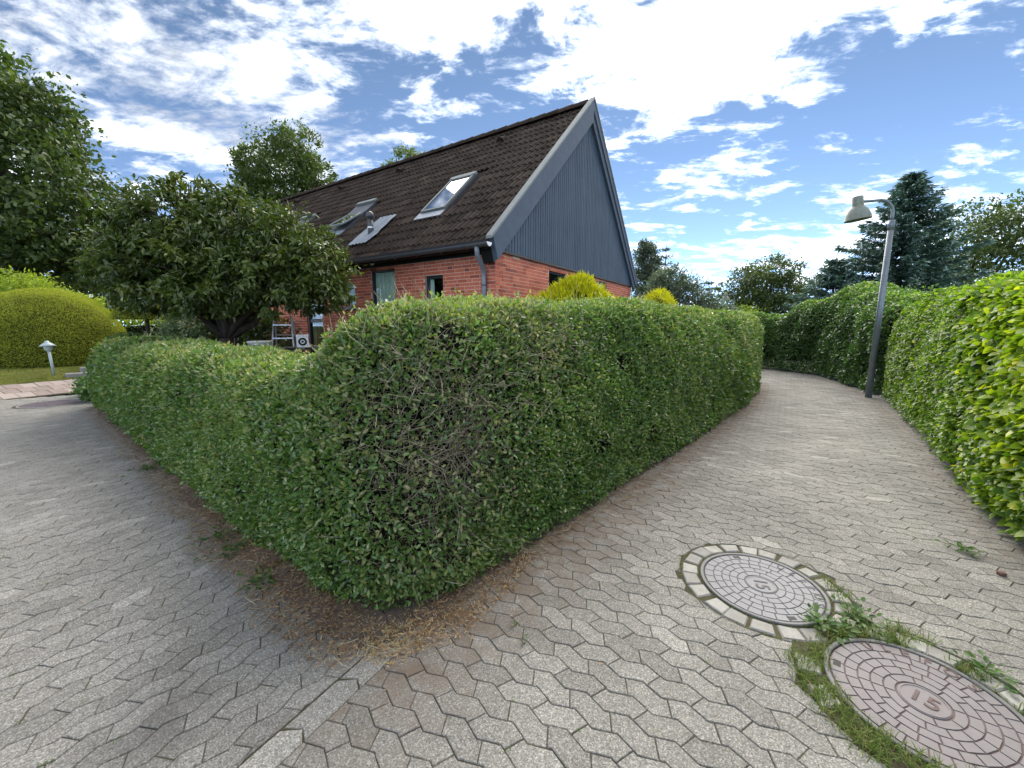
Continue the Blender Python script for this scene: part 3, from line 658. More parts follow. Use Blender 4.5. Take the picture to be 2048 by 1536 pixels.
# --- right-hand hedges
def hump(x, c, w): return np.exp(-((x - c) / w) ** 2)
near_out = [(2.5, -.9), (2.78, .7), (3.14, 1.75), (3.62, 2.55), (4.02, 3.15), (4.73, 4.13), (5.62, 5.23), (6.62, 6.52), (7.97, 8.42)]
near_len = [1]
def near_h(S):
    e1 = np.clip((near_len[0] - S) / .5, 0, 1); return (1.86 + .18 * np.clip(S / 7, 0, 1) + .05 * hump(S, 6.5, 1.5) + .05 * np.sin(S * 2.3) + .03 * np.sin(S * 5.1)) * (.5 + .5 * np.sqrt(1 - (1 - e1) ** 2))
hed = Hedge([near_out[::-1]], .55, lambda S: near_h(near_len[0] - S), pz=.36, px_=.34, bulge=.05); near_len[0] = hed.len
NO = np.array([5.6, 4.6, 0.0])
near = thing('broadleaf_hedge', 'bright yellow-green broad-leaved hedge at the right edge beside the path', 'hedge', tuple(NO))
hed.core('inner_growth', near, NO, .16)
S, ph = hed.sample(2700); P, Ns, n2 = hed.at(S, ph); dist = np.linalg.norm(P - CAMP, axis=1)
vis = np.where(ph < 2.2, 1.0, .15); m = rng.uniform(size=len(P)) < vis * (1 - np.clip((wob(P, 2.4, 5) - .6) * 2, 0, .7)); P, Ns, S, ph, dist = P[m], Ns[m], S[m], ph[m], dist[m]; n = len(P)
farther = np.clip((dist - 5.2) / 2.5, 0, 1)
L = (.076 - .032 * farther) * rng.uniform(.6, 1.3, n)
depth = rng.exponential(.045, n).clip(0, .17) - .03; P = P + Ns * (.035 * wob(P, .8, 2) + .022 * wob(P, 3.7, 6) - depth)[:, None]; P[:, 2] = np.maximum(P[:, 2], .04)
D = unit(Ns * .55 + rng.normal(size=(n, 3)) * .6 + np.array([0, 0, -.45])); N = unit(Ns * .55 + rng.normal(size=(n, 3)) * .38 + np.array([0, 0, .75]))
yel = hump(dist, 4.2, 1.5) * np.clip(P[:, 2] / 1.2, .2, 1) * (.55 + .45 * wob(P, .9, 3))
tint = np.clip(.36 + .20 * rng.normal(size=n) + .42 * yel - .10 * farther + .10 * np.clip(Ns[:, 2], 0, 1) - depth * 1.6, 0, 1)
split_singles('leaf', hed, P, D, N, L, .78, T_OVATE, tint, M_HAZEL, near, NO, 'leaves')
S, ph = hed.sample(35); P, Ns, n2 = hed.at(S, ph); n = len(P)
tag(link_mesh('twigs', twig_mesh('twigs', P - Ns * .1 - NO, Ns + rng.normal(size=(n, 3)) * .6, rng.uniform(.1, .25, n), rng.uniform(.0015, .003, n), rng.uniform(.1, .6, n)), near, mat=M_TWIG), kind='stuff')

def leafy_hedge(name, label, out, width, hfun, mat_, dens, leaf, wr, base_tint, org, lump=.10, topb=.15, tmpl=T_LEAF6, **kw):
    h = Hedge([out], width, hfun, **kw); o = np.array(org, float); root = thing(name, label, 'hedge', tuple(o)); h.core('inner_growth', root, o, .18)
    S, ph = h.sample(dens); P, Ns, n2 = h.at(S, ph); m = rng.uniform(size=len(P)) < np.where(ph < 2.3, 1, .2) * (1 - np.clip((wob(P, 1.6, 1) - .6) * 2, 0, .7)); P, Ns = P[m], Ns[m]; n = len(P)
    depth = rng.exponential(.05, n).clip(0, .2) - .03; P = P + Ns * (lump * wob(P, .9, 2) + lump * .4 * wob(P, 2.7, 4) - depth)[:, None]; P[:, 2] = np.maximum(P[:, 2], .03)
    D = unit(Ns * .4 + rng.normal(size=(n, 3)) * .7 + np.array([0, 0, -.2])); N = unit(Ns * .6 + rng.normal(size=(n, 3)) * .45 + np.array([0, 0, .6]))
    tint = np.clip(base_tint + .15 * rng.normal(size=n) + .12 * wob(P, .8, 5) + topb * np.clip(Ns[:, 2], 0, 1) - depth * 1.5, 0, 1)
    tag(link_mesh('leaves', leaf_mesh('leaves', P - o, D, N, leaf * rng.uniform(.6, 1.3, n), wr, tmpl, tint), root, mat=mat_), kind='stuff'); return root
far_out = [(8.05, 8.55), (8.35, 9.3), (9.1, 10.8), (9.75, 12.7), (9.5, 14.5), (8.4, 16.5), (6.4, 18.2), (3.2, 19.4)]
fl = resample(far_out, .1)
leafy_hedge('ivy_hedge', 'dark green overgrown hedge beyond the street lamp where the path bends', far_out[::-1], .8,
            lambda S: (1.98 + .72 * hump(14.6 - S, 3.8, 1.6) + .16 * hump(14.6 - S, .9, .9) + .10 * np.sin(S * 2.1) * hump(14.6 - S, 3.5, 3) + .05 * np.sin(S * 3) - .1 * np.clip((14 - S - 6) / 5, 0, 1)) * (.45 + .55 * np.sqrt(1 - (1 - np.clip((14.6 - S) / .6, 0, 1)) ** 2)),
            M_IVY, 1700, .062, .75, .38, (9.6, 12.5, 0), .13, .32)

# ------------------------------------------------------------------ soil strip and litter at the hedge foot
def strip(line, t0, t1f, zf, ds=.03, nt=14):
    p = resample(line, ds); p = smoothline(p, 8); t = unit(np.gradient(p, axis=0)); nn = np.c_[t[:, 1], -t[:, 0]]; V = []; k = len(p); ss = np.arange(k) * ds
    tt = np.linspace(0, 1, nt)
    w = t1f(p)
    off = t0 + tt[None] * (w[:, None] - t0)
    X = p[:, None, 0] + nn[:, None, 0] * off; Y = p[:, None, 1] + nn[:, None, 1] * off
    Q = np.stack([X, Y, 0 * X], -1).reshape(-1, 3); z = zf(Q, tt[None].repeat(k, 0).ravel()); Q[:, 2] = z
    F = [(i * nt + j, (i + 1) * nt + j, (i + 1) * nt + j + 1, i * nt + j + 1) for i in range(k - 1) for j in range(nt - 1)]; return Q, np.array(F), p, nn, w
def soil_w(p):
    c = hump(np.linalg.norm(p - np.array([-.30, 1.95]), axis=1), 0, .40); left = (p[:, 0] < -.7) * 1.0
    q = np.c_[p, 0 * p[:, 0]]
    return .09 + .12 * left + .08 * c + .07 * wob(q, 2.0) + .03 * wob(q, 7, 2)
hl = HEDGE_LINE[HEDGE_LINE[:, 0] > -9]
Q, F, sp, sn, sw = strip(hl, -.5, soil_w, lambda q, t: .026 - .075 * np.clip((t - .62) / .38, 0, 1) ** 1.5 + .007 * wob(q, 9, 1) + .006 * wob(q, 45, 3))
soil = link_mesh('soil_strip', np_mesh('soil_strip', Q, F, smooth=True), mat=M_SOIL); tag(soil, 'dark brown bare soil strip at the foot of the corner hedge', 'soil', kind='stuff')
n = 110000; i = rng.integers(0, len(sp), n)
wgt = np.where(sp[i, 0] < -.3, 1.0, np.where(sp[i, 0] < .1, .6, .2)) * np.clip(3.2 / np.linalg.norm(sp[i], axis=1), 0, 1) ** 1.5; m = rng.uniform(size=n) < wgt; i = i[m]; n = len(i)
tt = rng.beta(1.6, 1.6, n); off = -.10 + tt * (sw[i] + .10 + .05); P = np.c_[sp[i] + sn[i] * off[:, None] + rng.normal(0, .02, (n, 2)), np.zeros(n)]
tq = np.clip((off + .5) / (sw[i] + .5), 0, 1.2); P[:, 2] = np.maximum(.026 - .075 * np.clip((tq - .62) / .38, 0, 1) ** 1.5, -.002) + rng.uniform(.004, .018, n)
a = rng.uniform(0, 6.283, n); D = np.c_[np.cos(a), np.sin(a), rng.normal(0, .18, n)]; N = np.c_[rng.normal(0, .3, (n, 2)), np.ones(n)]
tint = np.clip(.42 + .25 * rng.normal(size=n) + .35 * hump(np.linalg.norm(P[:, :2] - [-.62, 1.78], axis=1), 0, .22), 0, 1)
tag(link_mesh('leaf_litter', leaf_mesh('leaf_litter', P, D, N, rng.uniform(.010, .036, n), rng.uniform(.09, .24, n), T_LEAF4, tint), mat=M_LITTER), 'orange-brown dead leaf litter heaped round the hedge corner', 'leaf litter', kind='stuff')
n = 420; i = rng.integers(0, len(sp), n); P = np.c_[sp[i] + sn[i] * (sw[i] + rng.exponential(.25, n))[:, None], np.full(n, .006)]; a = rng.uniform(0, 6.283, n)
tag(link_mesh('loose_litter', leaf_mesh('loose_litter', P, np.c_[np.cos(a), np.sin(a), np.zeros(n)], np.c_[rng.normal(0, .15, (n, 2)), np.ones(n)], rng.uniform(.008, .028, n), .3, T_LEAF4, rng.uniform(.1, 1, n)), mat=M_LITTER), 'scattered dry leaf bits lying loose on the paving', 'leaf litter', kind='stuff')

# ------------------------------------------------------------------ the house (local x along the gable, y along the long wall, z up)
HU = Vector((-.3036, 7.3679, 0)); HRZ = R(57.0)
house = thing('brick_house', 'red brick house with dark tiled roof and slate blue boarded gable behind the hedge', 'house', tuple(HU), HRZ)
BT, HW, HL = 2.93, 8.15, 15.0                                     # brick top, gable width, length
RIDGE_U, RIDGE_Z, SLOPE = 4.075, 7.05, .924
RA = math.atan(SLOPE)
def roof_z(u): return RIDGE_Z - SLOPE * (RIDGE_U - u)
# openings: (v0, v1, z0, z1)
FRONT = [('window', 2.65, 3.46, 1.25, 2.82), ('window', 1.26, 1.76, 1.75, 2.585), ('window', 4.04, 4.50, 2.04, 2.585), ('door', 5.42, 6.14, .32, 2.60), ('window', 8.6, 10.2, 1.2, 2.6)]
GABLE = [('window', 2.07, 2.97, 2.05, 2.82), ('window', 5.0, 5.76, 2.05, 2.85)]
def wall_cells(length, opens):
    """mortar backing behind the bricks, as boxes that leave the openings free"""
    xs = sorted({0.0, length} | {v for o in opens for v in o[1:3]}); out = []
    for a, b in zip(xs[:-1], xs[1:]):
        z = 0.0
        for o in sorted([o for o in opens if o[1] < (a + b) / 2 < o[2]], key=lambda o: o[3]): out.append((a, b, z, o[3])); z = o[4]
        out.append((a, b, z, BT))
    return out
wf = MB()
for a, b, z0, z1 in wall_cells(HL, FRONT): wf.box(.005, .24, a + (.012 if a == 0 else 0), b, z0, z1)
wall_f = wf.build('wall', M_MORTAR, house)
wg = MB()
for a, b, z0, z1 in wall_cells(HW, GABLE): wg.box(a + (.24 if a == 0 else 0), b - (.24 if b == HW else 0), .005, .24, z0, z1)
wall_g = wg.build('wall', M_MORTAR, house)
bk = MB(); bk.box(HW - .24, HW, .24, HL, 0, BT); bk.box(.24, HW - .24, HL - .24, HL, 0, BT); bk.build('rear_wall', M_BRICK, house)
# bricks
BL, BH, J, CRS = .228, .055, .012, .0667
def brick_list(length, opens, phase):
    out = []; nz = int(BT / CRS); pat = [BL, BL, .108]
    for k in range(nz):
        z = BT - (k + 1) * CRS + .004; x = [0, .12, .24, .06][(k + phase) % 4] * -1.0; j = (k * 2) % 3
        while x < length:
            w = pat[j % 3] + (0 if rng.uniform() > .08 else 0); j += 1; a, b = max(x, 0), min(x + w, length); x += w + J
            if b - a < .035: continue
            segs = [(a, b)]
            for o in opens:
                if z + BH * .5 > o[3] and z + BH * .5 < o[4]:
                    ns = []
                    for p, q in segs:
                        if q <= o[1] or p >= o[2]: ns.append((p, q)); continue
                        if p < o[1]: ns.append((p, o[1]))
                        if q > o[2]: ns.append((o[2], q))
                    segs = ns
            out += [(p, q, z) for p, q in segs if q - p > .03]
    return out
bshape = {}
def brick_mesh(w, tb):
    k = (round(w, 2), tb)
    if k not in bshape:
        me = MB().box(-w / 2, w / 2, 0, .03, -BH / 2, BH / 2, (tb + .5) / 8).mesh('brick'); me.materials.append(M_BRICK); bshape[k] = me
    return bshape[k]
def lay(bricks, front, parent, count):
    C = [((p + q) / 2, z + BH / 2) for p, q, z in bricks]
    Wp = [HU + Matrix.Rotation(HRZ, 3, 'Z') @ Vector((0, c, z) if front else (c, 0, z)) for c, z in C]
    px, py, f = project(np.array([tuple(w) for w in Wp]))
    top = np.interp(px, [560, 640, 660, 740, 800, 900, 1270], [690, 690, 655, 622, 606, 592, 592])
    vis = (py < top) & (px > 690) & ~((px > 1075) & (px < 1225) & (py > 560)); o = np.argsort(np.where(vis, f, 1e6))[:count]; single = set(o.tolist()); rest = MB()
    for i, (p, q, z) in enumerate(bricks):
        tb = int(np.clip(rng.normal(4.0, 1.7), 0, 7)); dz = float(rng.normal(0, .0015)); c = (p + q) / 2
        if i in single and vis[i]:
            link_mesh('brick', brick_mesh(q - p, tb), parent, (dz, c, z + BH / 2) if front else (c, dz, z + BH / 2), (0, 0, -math.pi / 2) if front else (0, 0, 0))
        elif front: rest.box(dz, .03, p, q, z, z + BH, (tb + .5) / 8)
        else: rest.box(p, q, dz, .03, z, z + BH, (tb + .5) / 8)
    tag(rest.build('bricks', M_BRICK, parent), kind='stuff')
def front_rot_fix(): pass
lay(brick_list(HL, FRONT, 0), True, wall_f, 190)
lay([b for b in brick_list(HW, GABLE, 2)], False, wall_g, 110)
# windows and door
def window(kind, a, b, z0, z1, front, curtain, sill=True):
    """built as if in the front wall (outside is -x), then turned for the gable"""
    g = bpy.data.objects.new(kind, None)
    fr = MB(); t = .055; x0, x1 = .05, .11
    fr.box(x0, x1, a, a + t, z0, z1); fr.box(x0, x1, b - t, b, z0, z1); fr.box(x0, x1, a + t, b - t, z1 - t, z1); fr.box(x0, x1, a + t, b - t, z0, z0 + t)
    if kind == 'door': fr.box(x0, x1, a + t, b - t, 1.66, 1.76)
    def put(mb, nm, m, par=None):
        if not front: mb.v = [(y, x, z) for x, y, z in mb.v]; mb.f = [f[::-1] for f in mb.f]
        return mb.build(nm, m, par if par is not None else house)
    root = put(fr, kind, M_FRAME)
    put(MB().box(.075, .083, a + t, b - t, z0 + t, z1 - t), 'pane', M_GLASS, root)
    put(MB().box(.40, .42, a - .1, b + .1, z0 - .1, z1 + .1), 'room_behind', M_ROOM, root)
    if curtain:
        cu = MB(); n = 18; ca, cb = curtain
        ys = np.linspace(a + t + (b - a - 2 * t) * ca, a + t + (b - a - 2 * t) * cb, n + 1); xs = .105 + .010 * np.sin(np.arange(n + 1) * 1.9)
        V = [(x, y, z0 + t) for x, y in zip(xs, ys)] + [(x, y, z1 - t - .01) for x, y in zip(xs, ys)]; cu.add(V, [(i, i + 1, n + 2 + i, n + 1 + i) for i in range(n)]); put(cu, 'curtain', M_CURTAIN, root)
    if sill: put(MB().box(-.035, .09, a - .03, b + .03, z0 - .075, z0 - .004), 'sill', M_FRAME, root)
    return root
window(*FRONT[0], True, (0, 1)); window(*FRONT[1], True, (.72, 1)); window(*FRONT[2], True, (0, 1)); d = window(*FRONT[3], True, None, False)
MB().tube([(.03, 5.52, 1.28), (.0, 5.52, 1.28), (.0, 5.64, 1.28)], .011, 8).build('handle', M_ALU, d, smooth=True)
window(*FRONT[4], True, (0, .4)); window(*GABLE[0], False, (0, .0001)); window(*GABLE[1], False, None)
# gable boards
for i in range(int(HW / .1) + 1):
    a, b = i * .1 + .009, min(i * .1 + .091, HW); c = (a + b) / 2
    if b - a < .02: continue
    zt = lambda u: roof_z(min(u, 2 * RIDGE_U - u)) - .16
    mb = MB(); y0 = -.034 + float(rng.normal(0, .0012)); y1 = -.006; za, zb = max(zt(a), BT + .03), max(zt(b), BT + .03)
    V = [(a, y0, BT + .02), (b, y0, BT + .02), (b, y0, zb), (a, y0, za), (a, y1, BT + .02), (b, y1, BT + .02), (b, y1, zb), (a, y1, za)]
    mb.add([(x - c, y, z - BT) for x, y, z in V], [(0, 1, 2, 3), (5, 4, 7, 6), (1, 5, 6, 2), (4, 0, 3, 7), (3, 2, 6, 7), (4, 5, 1, 0)], float(rng.uniform(.35, .65)))
    mb.build('gable_board', M_BOARD, house, (c, 0, BT))
bb = MB(); bb.add([(0.02, -.004, BT), (HW - .02, -.004, BT), (RIDGE_U, -.004, RIDGE_Z - .15), (0.02, .2, BT), (HW - .02, .2, BT), (RIDGE_U, .2, RIDGE_Z - .15)], [(0, 1, 2), (5, 4, 3), (0, 2, 5, 3), (2, 1, 4, 5), (1, 0, 3, 4)]); bb.build('gable_backing', M_BLACK, house)
MB().box(.01, HW - .01, -.045, -.002, BT - .025, BT + .018).build('drip_rail', M_BLACK, house)
# bargeboards: left one broad, right one in two steps; pale metal edge on top
def barge(u0, u1, y0, y1, dz_top, dz_bot, m, nm, cut=0.0):
    mb = MB(); z = lambda u: roof_z(min(u, 2 * RIDGE_U - u)); ue = u0
    V = [(u0, z(u0) + dz_top), (u1, z(u1) + dz_top), (u1, z(u1) + dz_bot), (u0 + cut, z(u0 + cut) + dz_bot)]
    V3 = [(u, y0, zz) for u, zz in V] + [(u, y1, zz) for u, zz in V]; F = [(0, 3, 2, 1), (4, 5, 6, 7), (0, 1, 5, 4), (1, 2, 6, 5), (2, 3, 7, 6), (3, 0, 4, 7)]
    return mb.add(V3, F).build(nm, m, house)
UL, UR = -.30, 2 * RIDGE_U + .30
barge(UL + .06, RIDGE_U, -.135, -.04, .055, -.46, M_BARGE, 'bargeboard', .14)
barge(UR - .06, RIDGE_U, -.135, -.04, .055, -.19, M_BARGE, 'bargeboard', -.02)
barge(UR - .10, RIDGE_U, -.105, -.04, -.205, -.43, M_BARGE, 'bargeboard', -.10)
barge(UL, RIDGE_U, -.150, -.02, .108, .058, M_TRIM, 'verge_trim'); barge(UR, RIDGE_U, -.150, -.02, .108, .058, M_TRIM, 'verge_trim')
barge(UL + .10, .12, -.036, 0.2, -.10, -.52, M_BLACK, 'eave_end', .12)
# roof: tiles on the near slope
EAVE_U = -.30; SL = (RIDGE_U - EAVE_U) / math.cos(RA); NR = 17; GAUGE = SL / NR; TW = .30; NC = int(HL / TW) + 1
sh = MB(); V = [(EAVE_U + .03, -.03, roof_z(EAVE_U + .03) - .10), (RIDGE_U, -.03, RIDGE_Z - .10), (RIDGE_U, HL + .15, RIDGE_Z - .10), (EAVE_U + .03, HL + .15, roof_z(EAVE_U + .03) - .10),
     (2 * RIDGE_U - EAVE_U, -.03, roof_z(EAVE_U)), (2 * RIDGE_U - EAVE_U, HL + .15, roof_z(EAVE_U)), (RIDGE_U, -.03, RIDGE_Z - .02), (RIDGE_U, HL + .15, RIDGE_Z - .02)]
sh.add(V, [(0, 1, 2, 3), (6, 4, 5, 7)]); roof = sh.build('roof', M_TILE, house)
def tile_geo(tint):
    n = 17; ys = np.linspace(0, TW + .012, n); ph = (ys % (TW / 2)) / (TW / 2)
    zp = .036 * np.clip(np.sin(np.clip((ph - .05) / .62, 0, 1) * math.pi), 0, 1) ** .8
    Lt = GAUGE + .055; V = []
    for x, lift in ((0.0, .024), (.012, .028), (Lt, .0)):
        V += [(x, y, z + lift) for y, z in zip(ys, zp)]
    V += [(0.004, y, z + .002) for y, z in zip(ys, zp)]
    F = []
    for i in range(n - 1):
        F += [(i, n + i, n + i + 1, i + 1), (n + i, 2 * n + i, 2 * n + i + 1, n + i + 1), (3 * n + i, i, i + 1, 3 * n + i + 1)]
    F += [(3 * n - 1, 2 * n - 1, n - 1, 4 * n - 1)]
    return V, [f[::-1] for f in F], tint
tmesh = []
for b in range(8):
    mb = MB(); mb.add(*tile_geo((b + .5) / 8)); me = mb.mesh('roof_tile'); me.materials.append(M_TILE); tmesh.append(me)
SKY = [(2.00, 2.74, .95, 2.05, 0), (5.62, 6.40, .98, 2.02, 9), (8.72, 9.50, .98, 2.05, 7)]       # v0, v1, u0, u1, opening
tiles = []
for r in range(NR):
    for c in range(NC):
        v0 = -.03 + c * TW; x = r * GAUGE; u = EAVE_U + x * math.cos(RA)
        hole = any(a - .30 < v0 < b - .02 and u0 - .20 < u < u1 - .03 for a, b, u0, u1, _ in SKY)
        if not hole: tiles.append((u, v0, EAVE_Z if False else roof_z(u) - .075))
tp = np.array([tuple(HU + Matrix.Rotation(HRZ, 3, 'Z') @ Vector(t)) for t in tiles]); px, py, f = project(tp); so_ = np.argsort(f)[:300]; single = set(so_.tolist()); rest = MB()
cr, sr = math.cos(RA), math.sin(RA); base_geo = np.array(tile_geo(0)[0]); base_f = tile_geo(0)[1]
for i, (u, v, z) in enumerate(tiles):
    tb = int(np.clip(rng.normal(3.6, 1.8), 0, 7)); j = float(rng.normal(0, .003))
    if i in single: link_mesh('roof_tile', tmesh[tb], roof, (u, v, z + j), (0, -RA + float(rng.normal(0, .004)), float(rng.normal(0, .006))))
    else: rest.add([(u + x * cr - zz * sr, v + y, z + j + x * sr + zz * cr) for x, y, zz in base_geo], base_f, (tb + .5) / 8)
tag(rest.build('roof_tiles', M_TILE, roof), kind='stuff')
for i in range(int(HL / .40)):                                    # ridge tiles
    y0 = .02 + i * .40; prof = [(math.cos(a), math.sin(a)) for a in np.linspace(R(-20), R(200), 9)]; mb = MB()
    V = [(p[0] * .135, 0, p[1] * .105 - .02) for p in prof] + [(p[0] * .125, .43, p[1] * .095 - .03) for p in prof] + [(p[0] * .115, 0, p[1] * .085 - .02) for p in prof]
    mb.add(V, [(k, k + 1, 9 + k + 1, 9 + k) for k in range(8)] + [(18 + k, 18 + k + 1, k + 1, k) for k in range(8)], float(rng.uniform(.35, 1)))
    mb.build('ridge_tile', M_TILE, roof, (RIDGE_U, y0, RIDGE_Z + .0), smooth=False)
def on_roof(u, v, h=0.): return (u - sr * h, v, roof_z(u) - .04 + cr * h)
def skylight(v0, v1, u0, u1, opening):
    Ls = (u1 - u0) / cr; Wd = v1 - v0; a = R(opening)
    root = MB().box(-.06, Ls + .06, -.05, Wd + .05, -.06, .022).build('skylight', M_GUTTER, house, on_roof(u0, v0, .012), (0, -RA, 0))
    fl = MB(); fl.box(-.28, -.06, -.04, Wd + .04, .0, .028); fl.build('apron_flashing', M_LEAD, root)
    sash = MB(); t = .06; h0, h1 = .026, .062; sash.box(0, Ls, 0, t, h0, h1); sash.box(0, Ls, Wd - t, Wd, h0, h1); sash.box(0, t * .8, t, Wd - t, h0, h1); sash.box(Ls - t * 1.3, Ls, t, Wd - t, h0, h1 + .012)
    pv = Ls * .5
    def turn(mb):
        mb.v = [(pv + (x - pv) * math.cos(a) + (z - .06) * math.sin(a), y, .06 - (x - pv) * math.sin(a) + (z - .06) * math.cos(a)) for x, y, z in mb.v]; return mb
    s_ = turn(sash).build('frame', M_TRIM, root); turn(MB().box(t * .8, Ls - t * 1.3, t, Wd - t, .036, .048)).build('pane', M_SKYGLASS, root)
    MB().box(0.0, Ls, .03, Wd - .03, -.04, -.03).build('blind', M_CURTAIN, root)
    MB().box(Ls - .04, Ls + .08, -.03, Wd + .03, .025, .075).build('top_cover', M_TRIM, root)
for sk in SKY: skylight(*sk)
# vent pipe with lead flashing
vp = MB(); x, y, z = on_roof(.52, 4.02, 0); vp.tube([(x, y, z - .1), (x, y, z + .42)], [.075, .062], 16).tube([(x, y, z + .40), (x, y, z + .47), (x, y, z + .53), (x, y, z + .56)], [.09, .095, .07, .02], 16)
vp = vp.build('vent_pipe', M_GUTTER, house, smooth=True)
MB().tube([(x, y, z + .17), (x, y, z + .2)], .078, 16).build('clamp_ring', M_ALU, vp)
fl = MB(); n = 17; ys = np.linspace(-.32, .42, n); xs = np.linspace(-.42, .75, 10); o = on_roof(.52, 4.02, .052)
V = [];
for a in xs:
    for b in ys:
        zz = .03 * max(0, math.sin((b % .15) / .15 * math.pi)) + .004 * float(rng.normal()); lim = 1
        V.append((o[0] + a * cr - zz * sr, o[1] + b * (1 - .25 * abs(a)) - .12 * a, o[2] + a * sr + zz * cr))
fl.add(V, [(i * n + j, (i + 1) * n + j, (i + 1) * n + j + 1, i * n + j + 1)[::-1] for i in range(9) for j in range(n - 1)]); fl.build('vent_flashing', M_LEAD, house, smooth=True)
for u, v in ((3.42, 2.2), (3.44, 6.15), (3.46, 9.25), (3.46, 12.2)):
    q = on_roof(u, v, .05); mb = MB(); prof = [(math.cos(t), math.sin(t)) for t in np.linspace(0, math.pi, 9)]
    V = [(-.02, .11 * p[0], .10 * p[1]) for p in prof] + [(.26, .05 * p[0], .02 * p[1]) for p in prof]; mb.add(V, [(k, k + 1, 10 + k, 9 + k) for k in range(8)] + [list(range(9))], .15); mb.build('roof_vent', M_TILE, house, q, (0, -RA, 0))
# gutter, soffit, downpipe
GU, GZ = -.37, 2.985
gt = MB(); n = 10; prof = [(.068 * math.cos(t), .068 * math.sin(t)) for t in np.linspace(math.pi, 2 * math.pi, n)]; inn = [(p * .9, q * .9) for p, q in prof[::-1]]
ring = prof + inn; k = len(ring); V = [(GU + p, y, GZ + q) for y in (-.14, HL + .1) for p, q in ring]; gt.add(V, [(i, (i + 1) % k, k + (i + 1) % k, k + i) for i in range(k)]); gut = gt.build('gutter', M_GUTTER, house, smooth=False)
MB().add([(GU + p, -.142, GZ + q) for p, q in prof] + [(GU + p, -.150, GZ + q) for p, q in prof], [list(range(n)), list(range(n, 2 * n))[::-1]] + [(i, n + i, n + i + 1, i + 1) for i in range(n - 1)]).build('gutter_cap', M_WHITE, gut)
for y in np.arange(.35, HL, .62):
    MB().tube([(GU + .078 * math.cos(t), float(y), GZ + .078 * math.sin(t)) for t in np.linspace(math.pi, 2 * math.pi, 9)], .007, 5).build('gutter_bracket', M_GUTTER, gut)
MB().box(-.30, -.27, -.03, HL + .1, 2.905, 3.06).build('fascia', M_BLACK, house); MB().box(-.27, .05, -.03, HL + .1, 2.935, 2.955).build('soffit', M_BLACK, house)
MB().box(-.03, .012, .0, HL, 2.865, 2.934).build('frieze_board', M_BLACK, house)
MB().box(-.02, .012, -.02, .0, 2.905, 2.934).build('frieze_end', M_BLACK, house)
dp = MB(); dp.tube([(GU, .12, 2.94), (GU, .12, 2.86), (GU + .015, .125, 2.80), (-.12, .19, 2.62), (-.07, .21, 2.55), (-.06, .21, 2.44), (-.06, .21, .2)], .042, 14); dpo = dp.build('downpipe', M_PIPE, house, smooth=True)
for z in (2.30, 2.62): MB().tube([(-.06 if z < 2.5 else -.105, .21 if z < 2.5 else .195, z), (-.06 if z < 2.5 else -.09, .21 if z < 2.5 else .2, z + .03)], .048, 14).build('pipe_clip', M_GUTTER, dpo)
lp = MB(); lp.lathe([(.0001, -.05), (.035, -.045), (.05, -.02), (.05, 0)], 14); lp.build('soffit_lamp', M_WHITE, house, (-.18, 3.15, 2.935), smooth=True)
dp2 = MB(); dp2.tube([(HW + .35, .1, 2.95), (HW + .33, .1, 2.8), (HW + .09, .1, 2.55), (HW + .06, .1, .2)], .042, 12); dp2.build('downpipe', M_WHITE, house, smooth=True)

# ------------------------------------------------------------------ garden ground on the left, walkway and terrace
B0 = np.array([-11.04, 8.43]); BD = np.array([.469, .883]); BN = np.array([-.883, .469])
def garden_h(p):
    d = np.maximum((p - B0) @ BN, 0); return np.minimum(.12 * d, .30 + .02 * (d - 2.5)).clip(0, .6)
def gpt(a, d): p = B0 + BD * a + BN * d; return (p[0], p[1])
na, nd = 60, 50; aa = np.linspace(-14, 34, na); dd = 1.46 + (np.linspace(0, 1, nd) ** 1.6) * 45
Q = np.array([gpt(a, d) for a in aa for d in dd]); z = garden_h(Q) + .012 * wob(np.c_[Q, 0 * Q[:, 0]], .9) + .01
tag(link_mesh('lawn', np_mesh('lawn', np.c_[Q, z], [(i * nd + j, i * nd + j + 1, (i + 1) * nd + j + 1, (i + 1) * nd + j)[::-1] for i in range(na - 1) for j in range(nd - 1)], smooth=True), mat=M_LAWN), kind='structure')
n = 26000; a = rng.uniform(-4, 6, n); d = 1.44 + rng.exponential(1.8, n); P = B0 + BD * a[:, None] + BN * d[:, None]; P = np.c_[P, garden_h(P) + .0]
D = np.c_[rng.normal(0, .35, (n, 2)), np.ones(n)]; N = np.c_[rng.normal(0, 1, (n, 2)), np.full(n, .3)]
tag(link_mesh('lawn_grass', leaf_mesh('lawn_grass', P, D, N, rng.uniform(.025, .06, n), .16, T_LEAF4, np.clip(rng.normal(.6, .2, n), 0, 1)), mat=M_GRASS), 'short yellowish lawn grass on the garden bank at the left', 'grass', kind='stuff')
walk = MB(); qs = [gpt(-5, -.05), gpt(7.5, -.05), gpt(7.5, 1.52), gpt(-5, 1.52)]
walk.add([(x, y, float(garden_h(np.array([[x, y]]))[0]) - .006) for x, y in qs], [(0, 1, 2, 3)[::-1]]); walk = walk.build('garden_walkway', M_BED); tag(walk, kind='structure')
M_PINK = tinted('pink_paving_slab', [(0, (.25, .20, .175)), (.5, (.32, .255, .225)), (1, (.38, .32, .285))], .85, (.4, .003, 90), (.18, 60))
